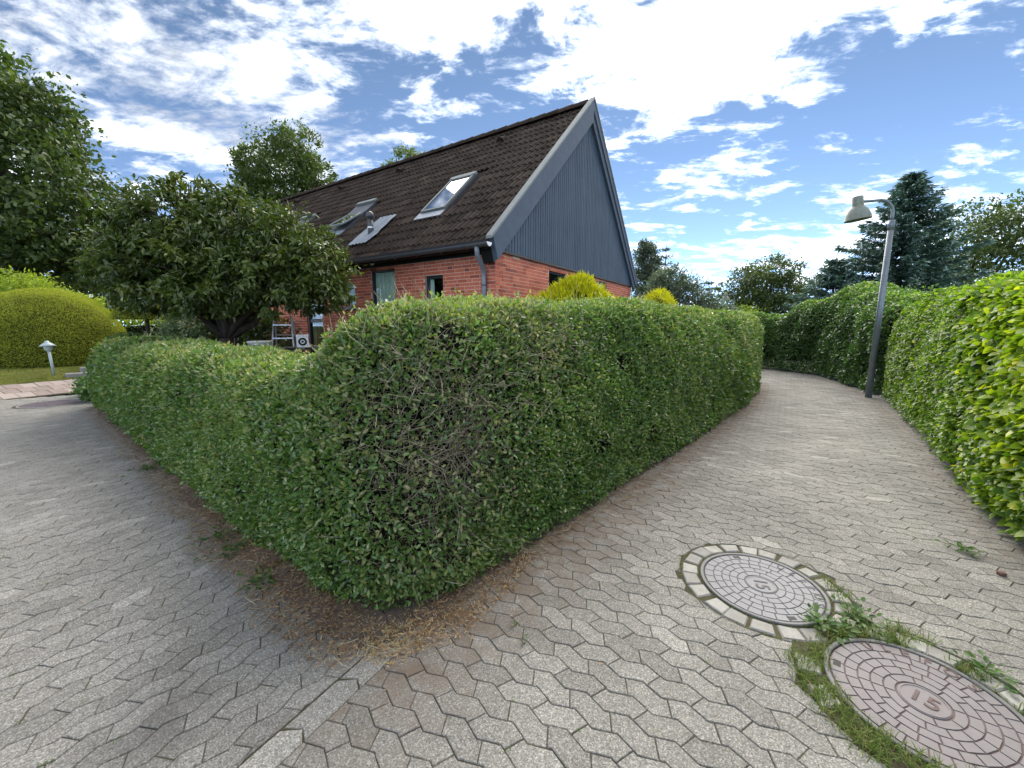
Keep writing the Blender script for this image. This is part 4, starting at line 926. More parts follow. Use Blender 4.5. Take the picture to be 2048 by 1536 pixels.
for i in range(34):
    for j in range(3):
        a0, a1 = -3.2 + i * .25 + .125 * (j % 2), -3.2 + (i + 1) * .25 + .125 * (j % 2) - .012; d0, d1 = .03 + j * .48, .03 + (j + 1) * .48 - .014
        mb = MB(); c = gpt((a0 + a1) / 2, (d0 + d1) / 2); V = []
        for q in (gpt(a0, d0), gpt(a1, d0), gpt(a1, d1), gpt(a0, d1)): V.append((q[0] - c[0], q[1] - c[1], float(garden_h(np.array([q]))[0]) + .004))
        V += [(x, y, zz - .03) for x, y, zz in V]; mb.add(V, [(3, 2, 1, 0), (0, 1, 5, 4), (1, 2, 6, 5), (2, 3, 7, 6), (3, 0, 4, 7)], float(rng.uniform(0, 1))); mb.build('slab', M_PINK, walk, (c[0], c[1], float(rng.normal(0, .002))))
ter = MB(); ter.box(-3.2, 0, 1.0, 14, 0.0, .30); ter = ter.build('terrace', mat('terrace_concrete', (.25, .24, .22), .9), None, tuple(HU), (0, 0, HRZ)); tag(ter, kind='structure')
M_STONE = mat('grey_stone', (.24, .235, .215), .85, 0, .3, (.6, .01, 30), (.25, 8))
for k, (a, d, w, h, lab) in enumerate([(1.75, 1.75, .62, .10, 'low grey stone step, nearest the walkway at the end of the hedge'), (2.15, 2.1, .62, .17, 'upper grey stone step tucked behind the end of the hedge')]):
    c = gpt(a, d); z0 = float(garden_h(np.array([c]))[0]); mb = MB(); j = rng.normal(0, .015, (6, 2))
    pl = [(-w / 2, -.17), (0, -.19), (w / 2, -.16), (w / 2, .17), (0, .19), (-w / 2, .17)]; mb.prism([(x + p[0], y + p[1]) for (x, y), p in zip(pl, j)], -.1, h)
    tag(mb.build('stone_step', M_STONE, None, (c[0], c[1], z0), (0, 0, R(48)), bevel=.012), lab, 'step', 'garden steps')

# ------------------------------------------------------------------ trees
def limb(mb, a, b, r0, r1, seg=7, sag=.06, k=5):
    a, b = Vector(a), Vector(b); L = (b - a).length; P = []
    for i in range(k):
        t = i / (k - 1); p = a.lerp(b, t) + Vector(rng.normal(0, sag * L * .35 * math.sin(t * math.pi), 3)) + Vector((0, 0, sag * L * math.sin(t * math.pi))); P.append(p)
    mb.tube(P, [r0 + (r1 - r0) * i / (k - 1) for i in range(k)], seg, .5)
def crown_points(blobs, nclump, per, spread, shell=.62, zsq=1.0):
    B = np.array(blobs, float); w = (B[:, 3] * B[:, 4] * B[:, 5]) ** .67; bi = rng.choice(len(B), nclump, p=w / w.sum())
    d = unit(rng.normal(size=(nclump, 3))); r = rng.uniform(0, 1, nclump) ** (1 / 3) * (1 - shell) + shell * rng.uniform(.75, 1.04, nclump)
    r = np.where(rng.uniform(size=nclump) < .3, rng.uniform(.3, .95, nclump), r)
    C = B[bi, :3] + d * B[bi, 3:] * r[:, None]; sz = spread * rng.uniform(.55, 1.35, nclump) * B[bi, 3:].mean(1)
    nr = unit(d / B[bi, 3:]); P = np.repeat(C, per, 0) + rng.normal(size=(nclump * per, 3)) * np.repeat(sz, per)[:, None] * np.array([1, 1, .7 * zsq])
    ct = rng.normal(0, .13, nclump); return P, np.repeat(nr, per, 0), np.repeat(ct, per)
def tree(name, label, cat, base, blobs, nclump, per, leaf, wr, m, trunk_r=.25, fork=None, spread=.16, base_tint=.45, droop=0., tmpl=T_LEAF4, group=None, bark=None, up=.55, shell=.62, cname='crown', branches=True):
    base = np.array(base, float); root = thing(name, label, cat, tuple(base), 0, group); B = np.array(blobs, float)
    mb = MB(); fork = fork if fork is not None else float(B[:, 2].min() - B[:, 5].max() * .3 - base[2]); fork = max(fork, .3)
    f = Vector((float(rng.normal(0, .05)), float(rng.normal(0, .05)), fork))
    limb(mb, (0, 0, -.1), f, trunk_r, trunk_r * .7, 9, .02)
    for b in B: limb(mb, f, Vector(b[:3] - base), trunk_r * .5, trunk_r * .12, 6, .07)
    if branches:
        for _ in range(len(B) * 5):
            b = B[rng.integers(len(B))]; d = unit(rng.normal(size=3)); d[2] = abs(d[2]) * .6; limb(mb, Vector(b[:3] - base) * .85 + f * .15, Vector(b[:3] + d * b[3:] * .85 - base), trunk_r * .16, trunk_r * .03, 5, .05, 4)
    mb.build('trunk', bark or M_BARK, root, smooth=True)
    P, nr, ct = crown_points(blobs, nclump, per, spread, shell); n = len(P); P[:, 2] = np.maximum(P[:, 2], base[2] + .1)
    D = unit(nr * .5 + rng.normal(size=(n, 3)) * .8 + np.array([0, 0, -droop])); N = unit(nr * .35 + rng.normal(size=(n, 3)) * .5 + np.array([0, 0, up]))
    tint = np.clip(base_tint + ct + .12 * rng.normal(size=n), 0, 1)
    tag(link_mesh(cname, leaf_mesh(cname, P - base, D, N, leaf * rng.uniform(.6, 1.35, n), wr, tmpl, tint), root, mat=m), kind='stuff'); return root

# dark tree in the garden, in front of the house
tree('laurel_tree', 'broad dark glossy-leaved tree with gnarled trunk in front of the house', 'tree', (-5.35, 7.6, .3),
     [(-6.6, 7.7, 2.85, 1.0, .95, .72), (-5.9, 7.5, 3.35, .95, .9, .75), (-5.0, 7.5, 3.25, 1.0, .9, .72), (-4.1, 7.4, 2.95, .95, .85, .68), (-3.5, 7.2, 2.55, .72, .7, .55), (-5.3, 6.95, 2.45, 1.1, .7, .62), (-4.4, 6.85, 2.45, .9, .6, .5), (-6.3, 7.1, 2.55, .95, .7, .48), (-7.0, 7.7, 2.55, .6, .6, .5), (-5.95, 7.6, 3.95, .45, .5, .38), (-5.1, 7.5, 3.75, .5, .5, .35), (-5.4, 8.2, 2.7, 1.3, .9, .8), (-3.35, 7.15, 2.2, .5, .45, .35), (-4.9, 6.7, 2.12, .9, .45, .42), (-3.95, 6.85, 2.1, .75, .45, .38), (-6.0, 6.9, 2.2, .8, .45, .4), (-6.7, 7.5, 3.45, .5, .5, .35)],
     1050, 46, .105, .36, M_LAUREL, .17, 1.05, .12, .42, .6, T_LEAF6, up=.6)
# gnarled low limbs of that tree are part of its trunk; big dark trees at the left
tree('broadleaf_tree', 'tall dark leafy tree filling the left edge of the view', 'tree', (-23.2, 19.5, .3),
     [(-24.5, 19.5, 9.5, 4.2, 3.6, 3.2), (-21.6, 19.0, 7.6, 2.9, 2.8, 2.6), (-22.5, 19.5, 11.3, 2.6, 2.4, 1.9), (-20.4, 18.6, 5.9, 2.1, 2.2, 1.9), (-22.6, 18.2, 4.4, 3.0, 2.4, 1.8), (-25, 19, 5.2, 3.2, 2.8, 2.6), (-24.4, 19.4, 12.6, 2.4, 2, 1.5), (-19.7, 18.8, 4.3, 1.5, 1.5, 1.3)],
     900, 52, .22, .62, M_TREE, .42, 2.6, .12, .36, .25)
tree('dark_tree', 'dark screening tree behind the tall left tree with sky showing through', 'tree', (-20.5, 23.5, .3),
     [(-22.5, 23.5, 3.4, 2.8, 2, 2.6), (-19.6, 23.8, 3.0, 2.4, 2, 2.3), (-20.8, 23.5, 5.3, 2.0, 1.8, 1.8), (-17.4, 24, 2.6, 2.0, 1.6, 1.9), (-24.5, 23, 3.2, 2.6, 2, 2.6)], 420, 42, .20, .6, M_TREE, .25, 1.2, .16, .28)
tree('round_tree', 'grey-green round-headed tree rising behind the left end of the roof', 'tree', (-16.2, 30.5, 0),
     [(-16.3, 30, 12.2, 2.9, 2.6, 2.5), (-15.2, 30, 14.0, 1.7, 1.6, 1.5), (-18.3, 30, 12.8, 1.5, 1.5, 1.1), (-13.9, 30, 11.6, 1.5, 1.5, 1.6), (-16.5, 30, 9.7, 2.6, 2.2, 2.2), (-18.2, 30, 10.6, 1.5, 1.4, 1.3)],
     560, 40, .21, .6, M_TREE, .32, 6.5, .13, .56)
tree('small_tree', 'small treetop just showing over the middle of the roof ridge', 'tree', (-9.0, 36.5, 0), [(-9.0, 36.5, 15.2, 1.5, 1.4, 1.3), (-8.2, 36.5, 14.6, 1.2, 1.2, 1.0), (-9.6, 36.5, 13.8, 1.6, 1.4, 1.5)], 160, 40, .21, .6, M_TREE, .2, 10.5, .16, .75)
# right and far
tree('spreading_tree', 'wide flat-topped green tree behind the far bend of the path', 'tree', (18.6, 30, 0),
     [(18.6, 30, 4.2, 3.2, 2.6, 1.4), (20.6, 30, 4.5, 2.0, 2.0, 1.2), (16.6, 30, 3.7, 1.8, 1.8, 1.2), (18.8, 30, 5.5, 2.4, 2, .9), (21.5, 29.6, 3.2, 1.6, 1.6, 1.1), (17.2, 29, 2.6, 1.8, 1.5, 1.1), (19.4, 29, 2.8, 2.0, 1.6, 1.2)], 520, 40, .20, .5, M_TREE, .25, 1.5, .12, .42, .15)
tree('birch_tree', 'slim pale-leaved tree beside the right end of the gable', 'tree', (8.6, 26, 0), [(8.5, 26, 5.4, .8, .8, 1.2), (8.8, 26, 4.0, 1.0, 1, 1.3), (8.4, 26, 6.3, .5, .5, .6)], 260, 44, .14, .6, M_SILVER, .1, 2.2, .2, .4, .5, bark=M_BIRCH)
tree('silver_shrub', 'silvery-leaved bushy shrub past the gable end, right of the golden conifers', 'shrub', (7.0, 17, 0), [(7.0, 17, 2.7, 1.2, 1, 1.1), (6.6, 17, 3.3, .8, .8, .75), (7.9, 17, 2.2, .9, .8, .8), (8.8, 17.2, 1.9, .8, .7, .65), (6.0, 17, 2.2, .8, .8, .9)], 560, 44, .11, .40, M_SILVER, .09, 1.0, .16, .5, .1, up=.3)
tree('sparse_tree', 'loose dark leafy tree at the right edge beside the spruce', 'tree', (27.6, 24.5, 0), [(27.2, 24.3, 7.0, 2.3, 2, 1.8), (29.6, 24.3, 7.2, 2.2, 2, 1.6), (26.0, 24, 5.3, 1.9, 1.6, 1.5), (28.6, 24, 4.9, 2.4, 2, 1.4), (24.6, 24, 4.4, 1.6, 1.4, 1.2), (30.5, 24, 8.2, 1.6, 1.5, 1.0), (23.6, 22.5, 3.6, 1.5, 1.4, 1.5)], 420, 36, .19, .6, M_TREE, .25, 2.4, .15, .40)
tree('backing_shrub', 'green shrub looking over the top of the right-hand hedge behind the lamp', 'shrub', (10.9, 10.6, 0), [(10.9, 10.6, 2.1, .8, .7, .55), (12.0, 10.4, 2.1, .7, .6, .5), (10.2, 9.6, 1.9, .6, .6, .5), (13, 10, 2.2, .8, .7, .55), (10.0, 11.2, 2.0, .7, .7, .6)], 170, 34, .075, .5, M_IVY, .06, 1.1, .2, .62, 0, T_LEAF4, up=.3)
tree('yellow_shrub', 'yellow-green shrub at the far bend beyond the end of the corner hedge', 'shrub', (8.6, 18.6, 0), [(8.6, 18.4, 1.7, 1.3, .8, .5), (9.9, 17.6, 2.0, .8, .7, .4), (7.0, 19, 1.6, 1.1, .8, .45)], 220, 36, .085, .5, M_LIGHTSH, .06, .9, .18, .35, 0)

def spruce(name, label, base, H, Rb, m, nw, leafs, group=None, bare=0.):
    base = np.array(base, float); root = thing(name, label, 'tree', tuple(base), 0, group); mb = MB(); limb(mb, (0, 0, -.1), (0, 0, H), .16 * H / 7, .012, 8, .004, 8)
    P, D, N, Tn = [], [], [], []
    for k in range(nw):
        t = (k + .5) / nw; z0 = .5 + (H - .55) * t; Rz = Rb * (1 - t) ** .95 * (.85 + .3 * rng.uniform()) + .08; nb = int(7 + 7 * (1 - t))
        for b in range(nb):
            a = 2 * math.pi * (b + rng.uniform(-.35, .35)) / nb + k * 1.3; ln = Rz * rng.uniform(.65, 1.12); dirv = np.array([math.cos(a), math.sin(a), 0]); droop = -.30 * (1 - t) + .25 * t
            ns = max(6, int(ln * 9)); ts = np.linspace(.12, 1, ns); pts = np.array([0, 0, z0]) + dirv * (ln * ts)[:, None] + np.array([0, 0, 1]) * (ln * (droop * ts + .22 * ts ** 2))[:, None]
            mb.tube([pts[0] - dirv * ln * .1, pts[len(pts) // 2], pts[-1]], [.018 * H / 7, .012 * H / 7, .004], 4, .5)
            for side in (-1, 0, 1):
                q = np.repeat(pts, leafs, 0); n = len(q); wv = np.array([-dirv[1], dirv[0], 0]) * side * .75
                q = q + rng.normal(0, .05, (n, 3)); dd = dirv * .75 + wv + rng.normal(size=(n, 3)) * .30 + np.array([0, 0, -.12]); P.append(q); D.append(np.broadcast_to(dd, (n, 3))); N.append(np.array([0, 0, 1.]) + rng.normal(size=(n, 3)) * .45); Tn.append(np.clip(.35 + .4 * np.repeat(ts, leafs) * rng.uniform(.5, 1.1) + .1 * rng.normal(size=n), 0, 1))
    P, D, N, Tn = map(np.concatenate, (P, D, N, Tn)); kk = rng.uniform(size=len(P)) > bare; P, D, N, Tn = P[kk], D[kk], N[kk], Tn[kk]
    mb.build('trunk', M_BARK, root, smooth=True); tag(link_mesh('crown', leaf_mesh('crown', P, D, N, .25 * rng.uniform(.6, 1.2, len(P)), .30, T_LEAF4, Tn), root, mat=m), kind='stuff')
spruce('blue_spruce', 'tall blue-green spruce behind the street lamp', (16.3, 17.2, 0), 7.7, 3.7, M_SPRUCE, 22, 6)
spruce('bare_spruce', 'thin dark half-bare conifer in the distance right of the gable', (11.2, 30, 0), 7.3, 1.7, M_SPRUCE, 13, 1, bare=.25)
spruce('bluish_conifer', 'low blue-green conifer spreading at the left foot of the tall spruce', (13.9, 17.6, 0), 4.4, 2.6, M_SPRUCE, 12, 5)
spruce('dark_conifer', 'small dark conifer in the distance left of the spreading tree', (16.0, 33, 0), 5.2, 1.4, M_SPRUCE, 10, 1)

# clipped and shaped shrubs
M_YEWCORE = ground_mat('yew_inside', [(0, (.02, .025, .005)), (.5, (.05, .06, .01)), (1, (.09, .105, .015))], 12, .03, 1, 60)
def dome(name, label, c, rx, ry, h, m, n, leaf, wr, base_tint, lump=.04, z0=None, flat=1.6, upl=.0, stem=None, core=None, tmpl=T_LEAF4, cat='shrub', jit=.06, group=None, zlow=.0):
    base = np.array(c, float); root = thing(name, label, cat, tuple(base), 0, group)
    ph = rng.uniform(0, 2 * math.pi, n); u = rng.uniform(zlow, 1, n); e = 1 / flat
    rr = (1 - np.abs(u) ** (flat + .6)) ** .5; P = np.c_[rx * rr * np.cos(ph), ry * rr * np.sin(ph), h * u]; nr = unit(np.c_[P[:, 0] / rx ** 2, P[:, 1] / ry ** 2, P[:, 2] / h ** 2 * .8 + .02])
    P = P + nr * (lump * wob(P + base, 1.5) + lump * .5 * wob(P + base, 5, 2) - rng.exponential(jit * .5, n).clip(0, jit * 2) + jit * .3)[:, None]
    if stem: P[:, 2] += stem
    D = unit(nr * .6 + rng.normal(size=(n, 3)) * .55 + np.array([0, 0, upl])); N = unit(nr * .5 + rng.normal(size=(n, 3)) * .6 + np.array([0, 0, .3]))
    tint = np.clip(base_tint + .16 * rng.normal(size=n) + .15 * wob(P + base, 1.4, 3), 0, 1)
    k = 14; V = []; F = []
    for i in range(9):
        uu = i / 8 * .97 * (1 - zlow) + zlow; r_ = max(0, 1 - abs(uu) ** (flat + .6)) ** .5
        V += [(rx * .93 * r_ * math.cos(2 * math.pi * j / k), ry * .93 * r_ * math.sin(2 * math.pi * j / k), h * .95 * uu + (stem or 0)) for j in range(k)]
    F = [(i * k + j, i * k + (j + 1) % k, (i + 1) * k + (j + 1) % k, (i + 1) * k + j) for i in range(8) for j in range(k)] + [list(range(k))[::-1], list(range(8 * k, 9 * k))]
    MB().add(V, F).build('inner_growth', core or M_CORE, root, smooth=True)
    if stem: mb = MB(); limb(mb, (0, 0, -.1), (0, 0, stem + .1), .07, .05, 8, .02); mb.build('trunk', M_BARK, root, smooth=True)
    tag(link_mesh('foliage', leaf_mesh('foliage', P, D, N, leaf * rng.uniform(.6, 1.3, n), wr, tmpl, tint), root, mat=m), kind='stuff'); return root
dome('clipped_yew', 'large clipped yellow-green dome shrub on the lawn behind the garden lamp', (-15.25, 13.2, .36), 1.95, 1.85, 2.38, M_YEW, 80000, .055, .24, .52, .035, flat=1.9, jit=.06, core=M_YEWCORE)
dome('golden_conifer', 'bright golden conifer between the hedge and the gable wall', (1.32, 8.15, .1), 1.15, .75, 2.40, M_GOLD, 12000, .15, .14, .5, .10, flat=1.55, upl=.9, jit=.13, core=M_YEWCORE)
dome('golden_conifer', 'smaller golden conifer at the far right corner of the gable', (3.75, 10.3, .1), .62, .55, 2.30, M_GOLD, 5000, .12, .14, .55, .05, flat=2.2, upl=.6, jit=.08, core=M_YEWCORE)
tree('light_shrub', 'bright light-green leafy shrub behind the clipped dome at the left edge', 'shrub', (-18.2, 15.2, .4), [(-18.4, 15.0, 2.7, 1.2, 1, .8), (-17.2, 15.1, 2.45, 1.0, .9, .65), (-19.5, 15, 2.6, 1.2, 1, .9), (-16.3, 15.2, 2.3, .7, .7, .5)], 300, 36, .12, .45, M_LIGHTSH, .08, 1.2, .18, .6, .2, up=.3)
dome('umbrella_topiary', 'clipped umbrella-shaped topiary tree on a bare stem', (-11.6, 12.8, .36), .88, .8, .72, M_YEW, 9000, .06, .24, .36, .06, flat=1.3, stem=1.42, cat='tree', jit=.06, core=M_YEWCORE)
dome('box_shrub', 'low dark green box shrub left of the clipped ball beyond the hedge', (-11.55, 12.1, .35), .75, .6, 1.02, M_IVY, 5000, .045, .5, .35, .02, flat=3.2)
dome('box_ball', 'small clipped green ball shrub under the umbrella topiary', (-8.85, 9.7, .33), .40, .38, 1.0, M_IVY, 4000, .035, .5, .55, .01, flat=2.0)
leafy_hedge('distant_hedge', 'low clipped light green hedge across the back of the garden', [(-9.5, 15.4), (-15.0, 15.9)], .4, lambda S: 1.75 + 0 * S, M_LIGHTSH, 500, .06, .5, .3, (-12, 15.8, .3), .03, .2, T_LEAF4)
tree('variegated_shrub', 'white-edged variegated shrub beside the trunk of the dark tree', 'shrub', (-7.25, 9.2, .3), [(-7.25, 9.2, 1.6, .55, .5, .5), (-6.8, 9.1, 1.35, .5, .5, .45), (-7.5, 9.2, 1.9, .3, .3, .28), (-7.9, 9.3, 1.3, .45, .4, .35)], 170, 34, .075, .5, M_VARIEG, .04, .5, .2, .45, 0, up=.4)
tree('dark_shrub', 'dark glossy shrub against the house wall behind the trunk of the dark tree', 'shrub', (-6.0, 9.3, .3), [(-6.2, 9.2, 1.35, .75, .5, .75), (-5.4, 9.0, 1.25, .6, .45, .65), (-6.9, 9.6, 1.3, .7, .5, .7)], 260, 36, .10, .42, M_LAUREL, .05, .5, .18, .35, .2, up=.5)
tree('ivy_clump', 'dark ivy sprawling at the foot of the left end of the hedge', 'shrub', (-9.05, 8.55, 0), [(-9.0, 8.6, .30, .45, .4, .26), (-8.7, 8.3, .20, .4, .3, .2), (-9.5, 9.0, .22, .4, .4, .2)], 120, 28, .06, .8, M_IVY, .02, .1, .2, .45, 0, up=.8, branches=False)

# ------------------------------------------------------------------ street lamps
def street_lamp(name, label, loc, rz, top=4.24):
    t = thing(name, label, 'street lamp', loc, rz, 'street lamps along the path'); b = top - .47
    MB().tube([(0, 0, -.1), (0, 0, b)], [.062, .050], 16).build('pole', M_GALV, t, smooth=True)
    pts = [(0, 0, b - .02), (0, 0, b + .08)] + [(-.28 + .28 * math.cos(a), 0, b + .13 + .28 * math.sin(a)) for a in np.linspace(0, R(84), 12)] + [(-.60, 0, b + .385)]
    MB().tube(pts, .028, 12).build('arm', M_GALV, t, smooth=True)
    for dz in (-.09, -.14): MB().tube([(-.045, 0, b + dz), (-.085, 0, b + dz)], .010, 6).build('clamp_bolt', M_GALV, t)
    MB().tube([(0, 0, b - .2), (0, 0, b + .0)], .056, 16).build('collar', M_GALV, t, smooth=True)
    hd = MB(); hx = -.66; tilt = R(-7)
    hd.lathe([(.0001, .47), (.085, .465), (.095, .45), (.098, .28), (.10, .265), (.12, .25), (.17, .185), (.212, .09), (.23, .0), (.236, -.012), (.226, -.012), (.205, .085), (.16, .175), (.10, .235), (.0001, .24)], 32)
    hd.v = [(hx + x * math.cos(tilt) + z * math.sin(tilt), y, b + .03 + z * math.cos(tilt) - x * math.sin(tilt)) for x, y, z in hd.v]; sh = hd.build('lamp_shade', M_LAMP, t, smooth=True)
    bl = MB(); bl.lathe([(.0001, -.0), (.06, .02), (.075, .08), (.06, .15), (.0001, .2)], 16); bl.v = [(hx + x, y, b + .06 + z) for x, y, z in bl.v]; bl.build('bulb_cover', M_CURTAIN, sh, smooth=True)
    return t
street_lamp('street_lamp', 'grey curved-arm street lamp with mossy bell shade in front of the spruce', (7.95, 8.73, 0), R(-6))
street_lamp('street_lamp', 'distant pale street lamp seen small beyond the bend of the path', (13.15, 24.0, -.80), R(20))
gl = thing('garden_lamp', 'short pale blue mushroom-topped garden lamp on the lawn', 'garden lamp', (-12.3, 10.6, .25)); gl.rotation_euler = (0, R(-3), 0)
MB().tube([(0, 0, -.05), (0, 0, .70)], .030, 12).build('post', M_GLAMP, gl, smooth=True)
MB().lathe([(.04, .66), (.07, .70), (.085, .76), (.085, .80)], 20).build('lamp_body', M_GLAMP, gl, smooth=True)
MB().lathe([(.155, .795), (.16, .80), (.10, .855), (.045, .895), (.04, .93), (.0001, .945)], 24).build('cap', M_GLAMP, gl, smooth=True)

# ------------------------------------------------------------------ things on the terrace behind the low hedge
ld = thing('step_ladder', 'open aluminium step ladder on the terrace by the door', 'ladder', (-4.58, 8.05, .30), R(20))
for sx in (-1, 1):
    for sy, nm in ((-1, 'front_rail'), (1, 'rear_rail')):
        MB().tube([(sx * .24, sy * .42, 0), (sx * .15, sy * .05, 1.5)], .018, 6).build(nm, M_ALU, ld)
for k in range(5):
    z = .26 * (k + 1); w = .24 - .09 * z / 1.5; y = -.42 + .37 * z / 1.5; MB().box(-w, w, y - .04, y + .04, z - .012, z + .012).build('tread', M_ALU, ld)
for z in (.45, 1.1): w = .24 - .09 * z / 1.5; y = .42 - .37 * z / 1.5; MB().tube([(-w, y, z), (w, y, z)], .012, 6).build('cross_bar', M_ALU, ld)
tb = thing('garden_table', 'dark narrow garden table on the terrace behind the low hedge', 'table', (-4.2, 7.45, .30), R(4))
for i in range(4): MB().box(-.75, .75, -.26 + i * .132, -.26 + i * .132 + .12, .86, .89).build('table_slat', M_BLACK, tb)
for sx in (-.68, .62):
    for sy in (-.22, .16): MB().box(sx, sx + .06, sy, sy + .06, 0, .858).build('leg', M_BLACK, tb)
bx = thing('white_box', 'small white box with a round dark mark on the terrace table', 'box', (-3.88, 7.4, 1.192), R(28))
MB().box(-.10, .10, -.09, .09, 0, .20).build('body', M_WHITE, bx, bevel=.006); MB().box(-.105, .105, -.095, .095, .202, .23).build('lid', M_WHITE, bx, bevel=.004)
mk = MB(); mk.lathe([(.045, 0), (.085, 0)], 28); mk.v = [(x * .85, -.093, .105 + y * .85) for x, y, z in mk.v]; mk.build('round_mark', M_BLACK, bx)
mk = MB(); mk.add([(-.026, -.093, .09), (.026, -.093, .09), (.016, -.093, .118), (0, -.093, .13), (-.016, -.093, .118)], [(0, 1, 2, 3, 4)]); mk.build('inner_mark', M_BLACK, bx)
tu = thing('white_tub', 'shallow white tub standing at the left end of the terrace table', 'tub', (-4.68, 7.4, 1.192)); MB().lathe([(.0001, 0), (.17, 0), (.20, .09), (.21, .10), (.21, .115), (.19, .115), (.16, .02), (.0001, .02)], 24).build('bowl', M_WHITE, tu, smooth=True)

# ------------------------------------------------------------------ weeds
def blades(P, n_per, h, spread, nm, label, tint0):
    P = np.repeat(np.asarray(P, float), n_per, 0); n = len(P); P = P + np.c_[rng.normal(0, spread, (n, 2)), np.zeros(n)]
    a = rng.uniform(0, 6.283, n); lean = rng.uniform(.15, 1.1, n); D0 = unit(np.c_[np.cos(a) * lean, np.sin(a) * lean, np.ones(n)]); D1 = unit(D0 + np.c_[np.cos(a), np.sin(a), -.5 * np.ones(n)] * .8)
    L = h * rng.uniform(.4, 1.2, n); S_ = np.c_[-np.sin(a), np.cos(a), np.zeros(n)]; w = rng.uniform(.0012, .0024, n)[:, None]
    m = P + D0 * L[:, None] * .55; e = m + D1 * L[:, None] * .45
    V = np.stack([P - S_ * w, P + S_ * w, m + S_ * w * .8, m - S_ * w * .8, e + S_ * w * .15, e - S_ * w * .15], 1).reshape(-1, 3)
    F = (np.arange(n)[:, None, None] * 6 + np.array([(0, 1, 2, 3), (3, 2, 4, 5)])[None]).reshape(-1, 4)
    return tag(link_mesh(nm, np_mesh(nm, V, F, np.repeat(np.clip(rng.normal(tint0, .22, n), 0, 1), 6)), mat=M_GRASS), label, 'grass', kind='stuff')
cs = []
for a in np.radians(np.arange(150, 262, 5)):                       # left side of the lower cover
    for r in (.36, .41, .46): cs.append((m2[0] + r * math.cos(a), m2[1] + r * math.sin(a), -.004))
for a in np.radians(np.arange(75, 150, 6)): cs.append((m2[0] + .37 * math.cos(a), m2[1] + .37 * math.sin(a), -.004))
for a in np.radians(np.arange(-10, 40, 6)): cs.append((m2[0] + .38 * math.cos(a), m2[1] + .38 * math.sin(a), -.004))
for a in np.radians(np.arange(-75, 10, 7)): cs.append((m1[0] + .43 * math.cos(a), m1[1] + .43 * math.sin(a), -.004))
for k in range(26): t = rng.uniform(0, 1); cs.append((1.78 + .25 * t + rng.normal(0, .04), 1.93 - .06 * t + rng.normal(0, .04), -.004))
cs = [c for c in cs if rng.uniform() < .85 - .5 * (math.sin(c[0] * 23 + c[1] * 31) > .2)]
blades(cs, 34, .06, .024, 'weed_grass', 'green grass growing between and beside the two near manhole covers', .62)
cs = []
for a in np.radians(np.arange(0, 360, 9)):
    for mm in (m1, m2): cs.append((mm[0] + .35 * math.cos(a), mm[1] + .35 * math.sin(a), -.004)); cs.append((mm[0] + .465 * math.cos(a + .1), mm[1] + .465 * math.sin(a + .1), -.004))
for i in rng.choice(len(pav), 900):
    poly = pav[i][0]; k = rng.integers(len(poly)); q = poly[k] + (poly[(k + 1) % len(poly)] - poly[k]) * rng.uniform()
    if q[1] < 4.2 and rng.uniform() < .5: cs.append((q[0], q[1], -.004))
re = resample(RIGHT_EDGE, .12)
for q in re:
    if q[1] > 1: cs.append((q[0] - .03 + rng.normal(0, .05), q[1] + rng.normal(0, .05), -.004))
blades(cs, 9, .016, .010, 'joint_grass', 'tiny tufts of moss and grass in the paving joints', .55)
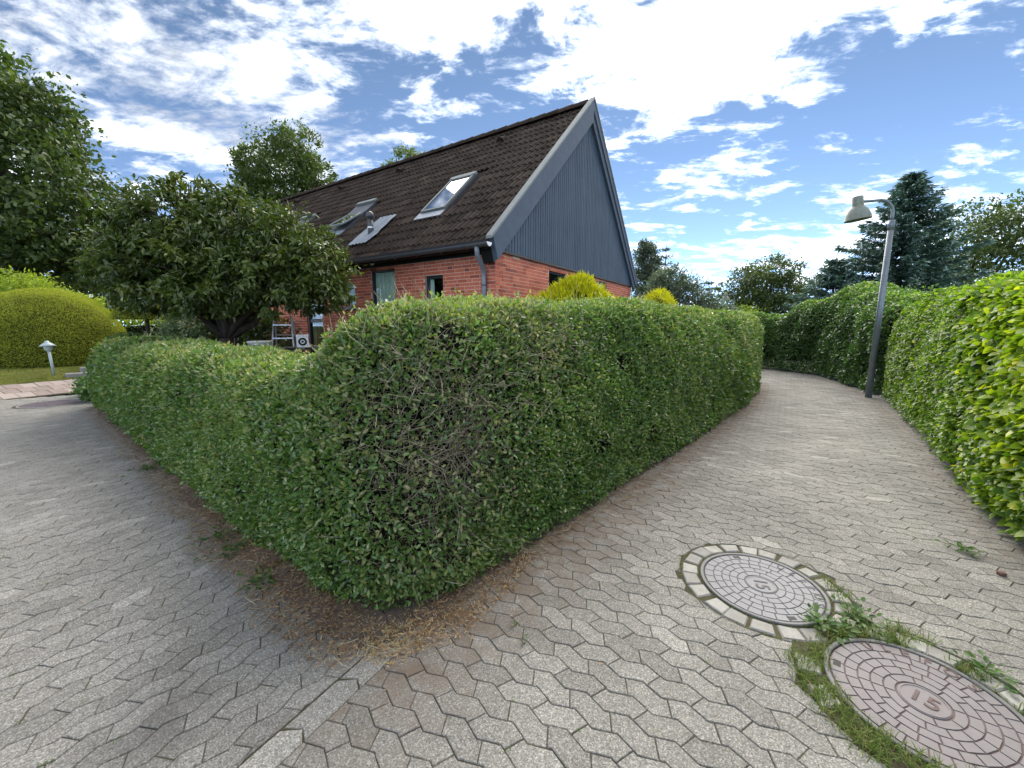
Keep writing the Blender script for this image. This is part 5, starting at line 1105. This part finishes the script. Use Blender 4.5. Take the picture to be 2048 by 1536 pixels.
def weed(label, c, n, size, spread, group='weeds along the hedge foot', hgt=.03):
    t = thing('weed', label, 'weed', (c[0], c[1], 0), 0, group); k = n
    a = rng.uniform(0, 6.283, k); r = np.abs(rng.normal(0, spread, k)); P = np.c_[r * np.cos(a), r * np.sin(a), rng.uniform(.012, hgt + .012, k)]
    D = np.c_[np.cos(a), np.sin(a), rng.normal(.25, .3, k)]; N = np.c_[rng.normal(0, .35, (k, 2)), np.ones(k)]
    tag(link_mesh('leaves', leaf_mesh('leaves', P, D, N, size * rng.uniform(.6, 1.3, k), .5, T_LEAF6, rng.uniform(.1, .9, k)), t, mat=M_WEED), kind='stuff')
    mb = MB()
    for j in range(5): mb.tube([(0, 0, -.01), (math.cos(j * 1.3) * spread * .8, math.sin(j * 1.3) * spread * .8, .02)], .0014, 4)
    mb.build('stems', M_WEED, t)
for lab, c, n, sz, sp_ in [('low green weed on the soil left of the corner, farthest from the corner', (-2.20, 2.80), 60, .035, .09), ('sprawling green weed by the left hedge foot beside the litter', (-1.98, 2.62), 46, .035, .08), ('small green weed in the litter nearest the hedge corner on the left', (-1.55, 2.28), 50, .035, .08),
                        ('leafy green weed between the two near manhole covers', (1.90, 1.97), 80, .034, .09), ('green weed at the top rim of the mauve manhole cover', (1.66, 1.90), 60, .04, .06), ('green leafy weed at the right rim of the mauve manhole cover', (2.19, 1.62), 46, .036, .06),
                        ('grassy weed growing alone near the right-hand hedge', (3.22, 2.62), 40, .04, .05), ('tiny green seedling on the brown soil at the corner tip', (.02, 1.93), 9, .014, .015), ('tiny green sprout in the paving joint below the corner soil', (.06, 1.80), 9, .014, .015),
                        ('yellow-green weed under the far left part of the hedge', (-4.05, 4.25), 60, .04, .10)]:
    weed(lab, c, n, sz, sp_)
st = MB(); st.prism([(-.02, -.014), (.016, -.02), (.026, .004), (.01, .02), (-.018, .014)], 0, .022); tag(st.build('pebble', mat('brown_stone', (.14, .08, .06), .9), None, (3.16, 2.36, .001), bevel=.005), 'small brown stone lying on the path at the right', 'stone')
n = 170; i = rng.integers(0, len(sp), n * 4); i = i[np.linalg.norm(sp[i], axis=1) < 4.5][:n]; n = len(i); a = rng.uniform(0, 6.283, n)
P = np.c_[sp[i] + sn[i] * (rng.uniform(-.05, 1.15, n) * sw[i])[:, None], np.full(n, .03)]
tag(link_mesh('fallen_twigs', twig_mesh('fallen_twigs', P, np.c_[np.cos(a), np.sin(a), rng.normal(0, .08, n)], rng.uniform(.04, .16, n), rng.uniform(.0010, .0022, n), rng.uniform(.2, 1, n)), mat=M_TWIG), 'thin dry twigs fallen on the litter round the hedge corner', 'twigs', kind='stuff')
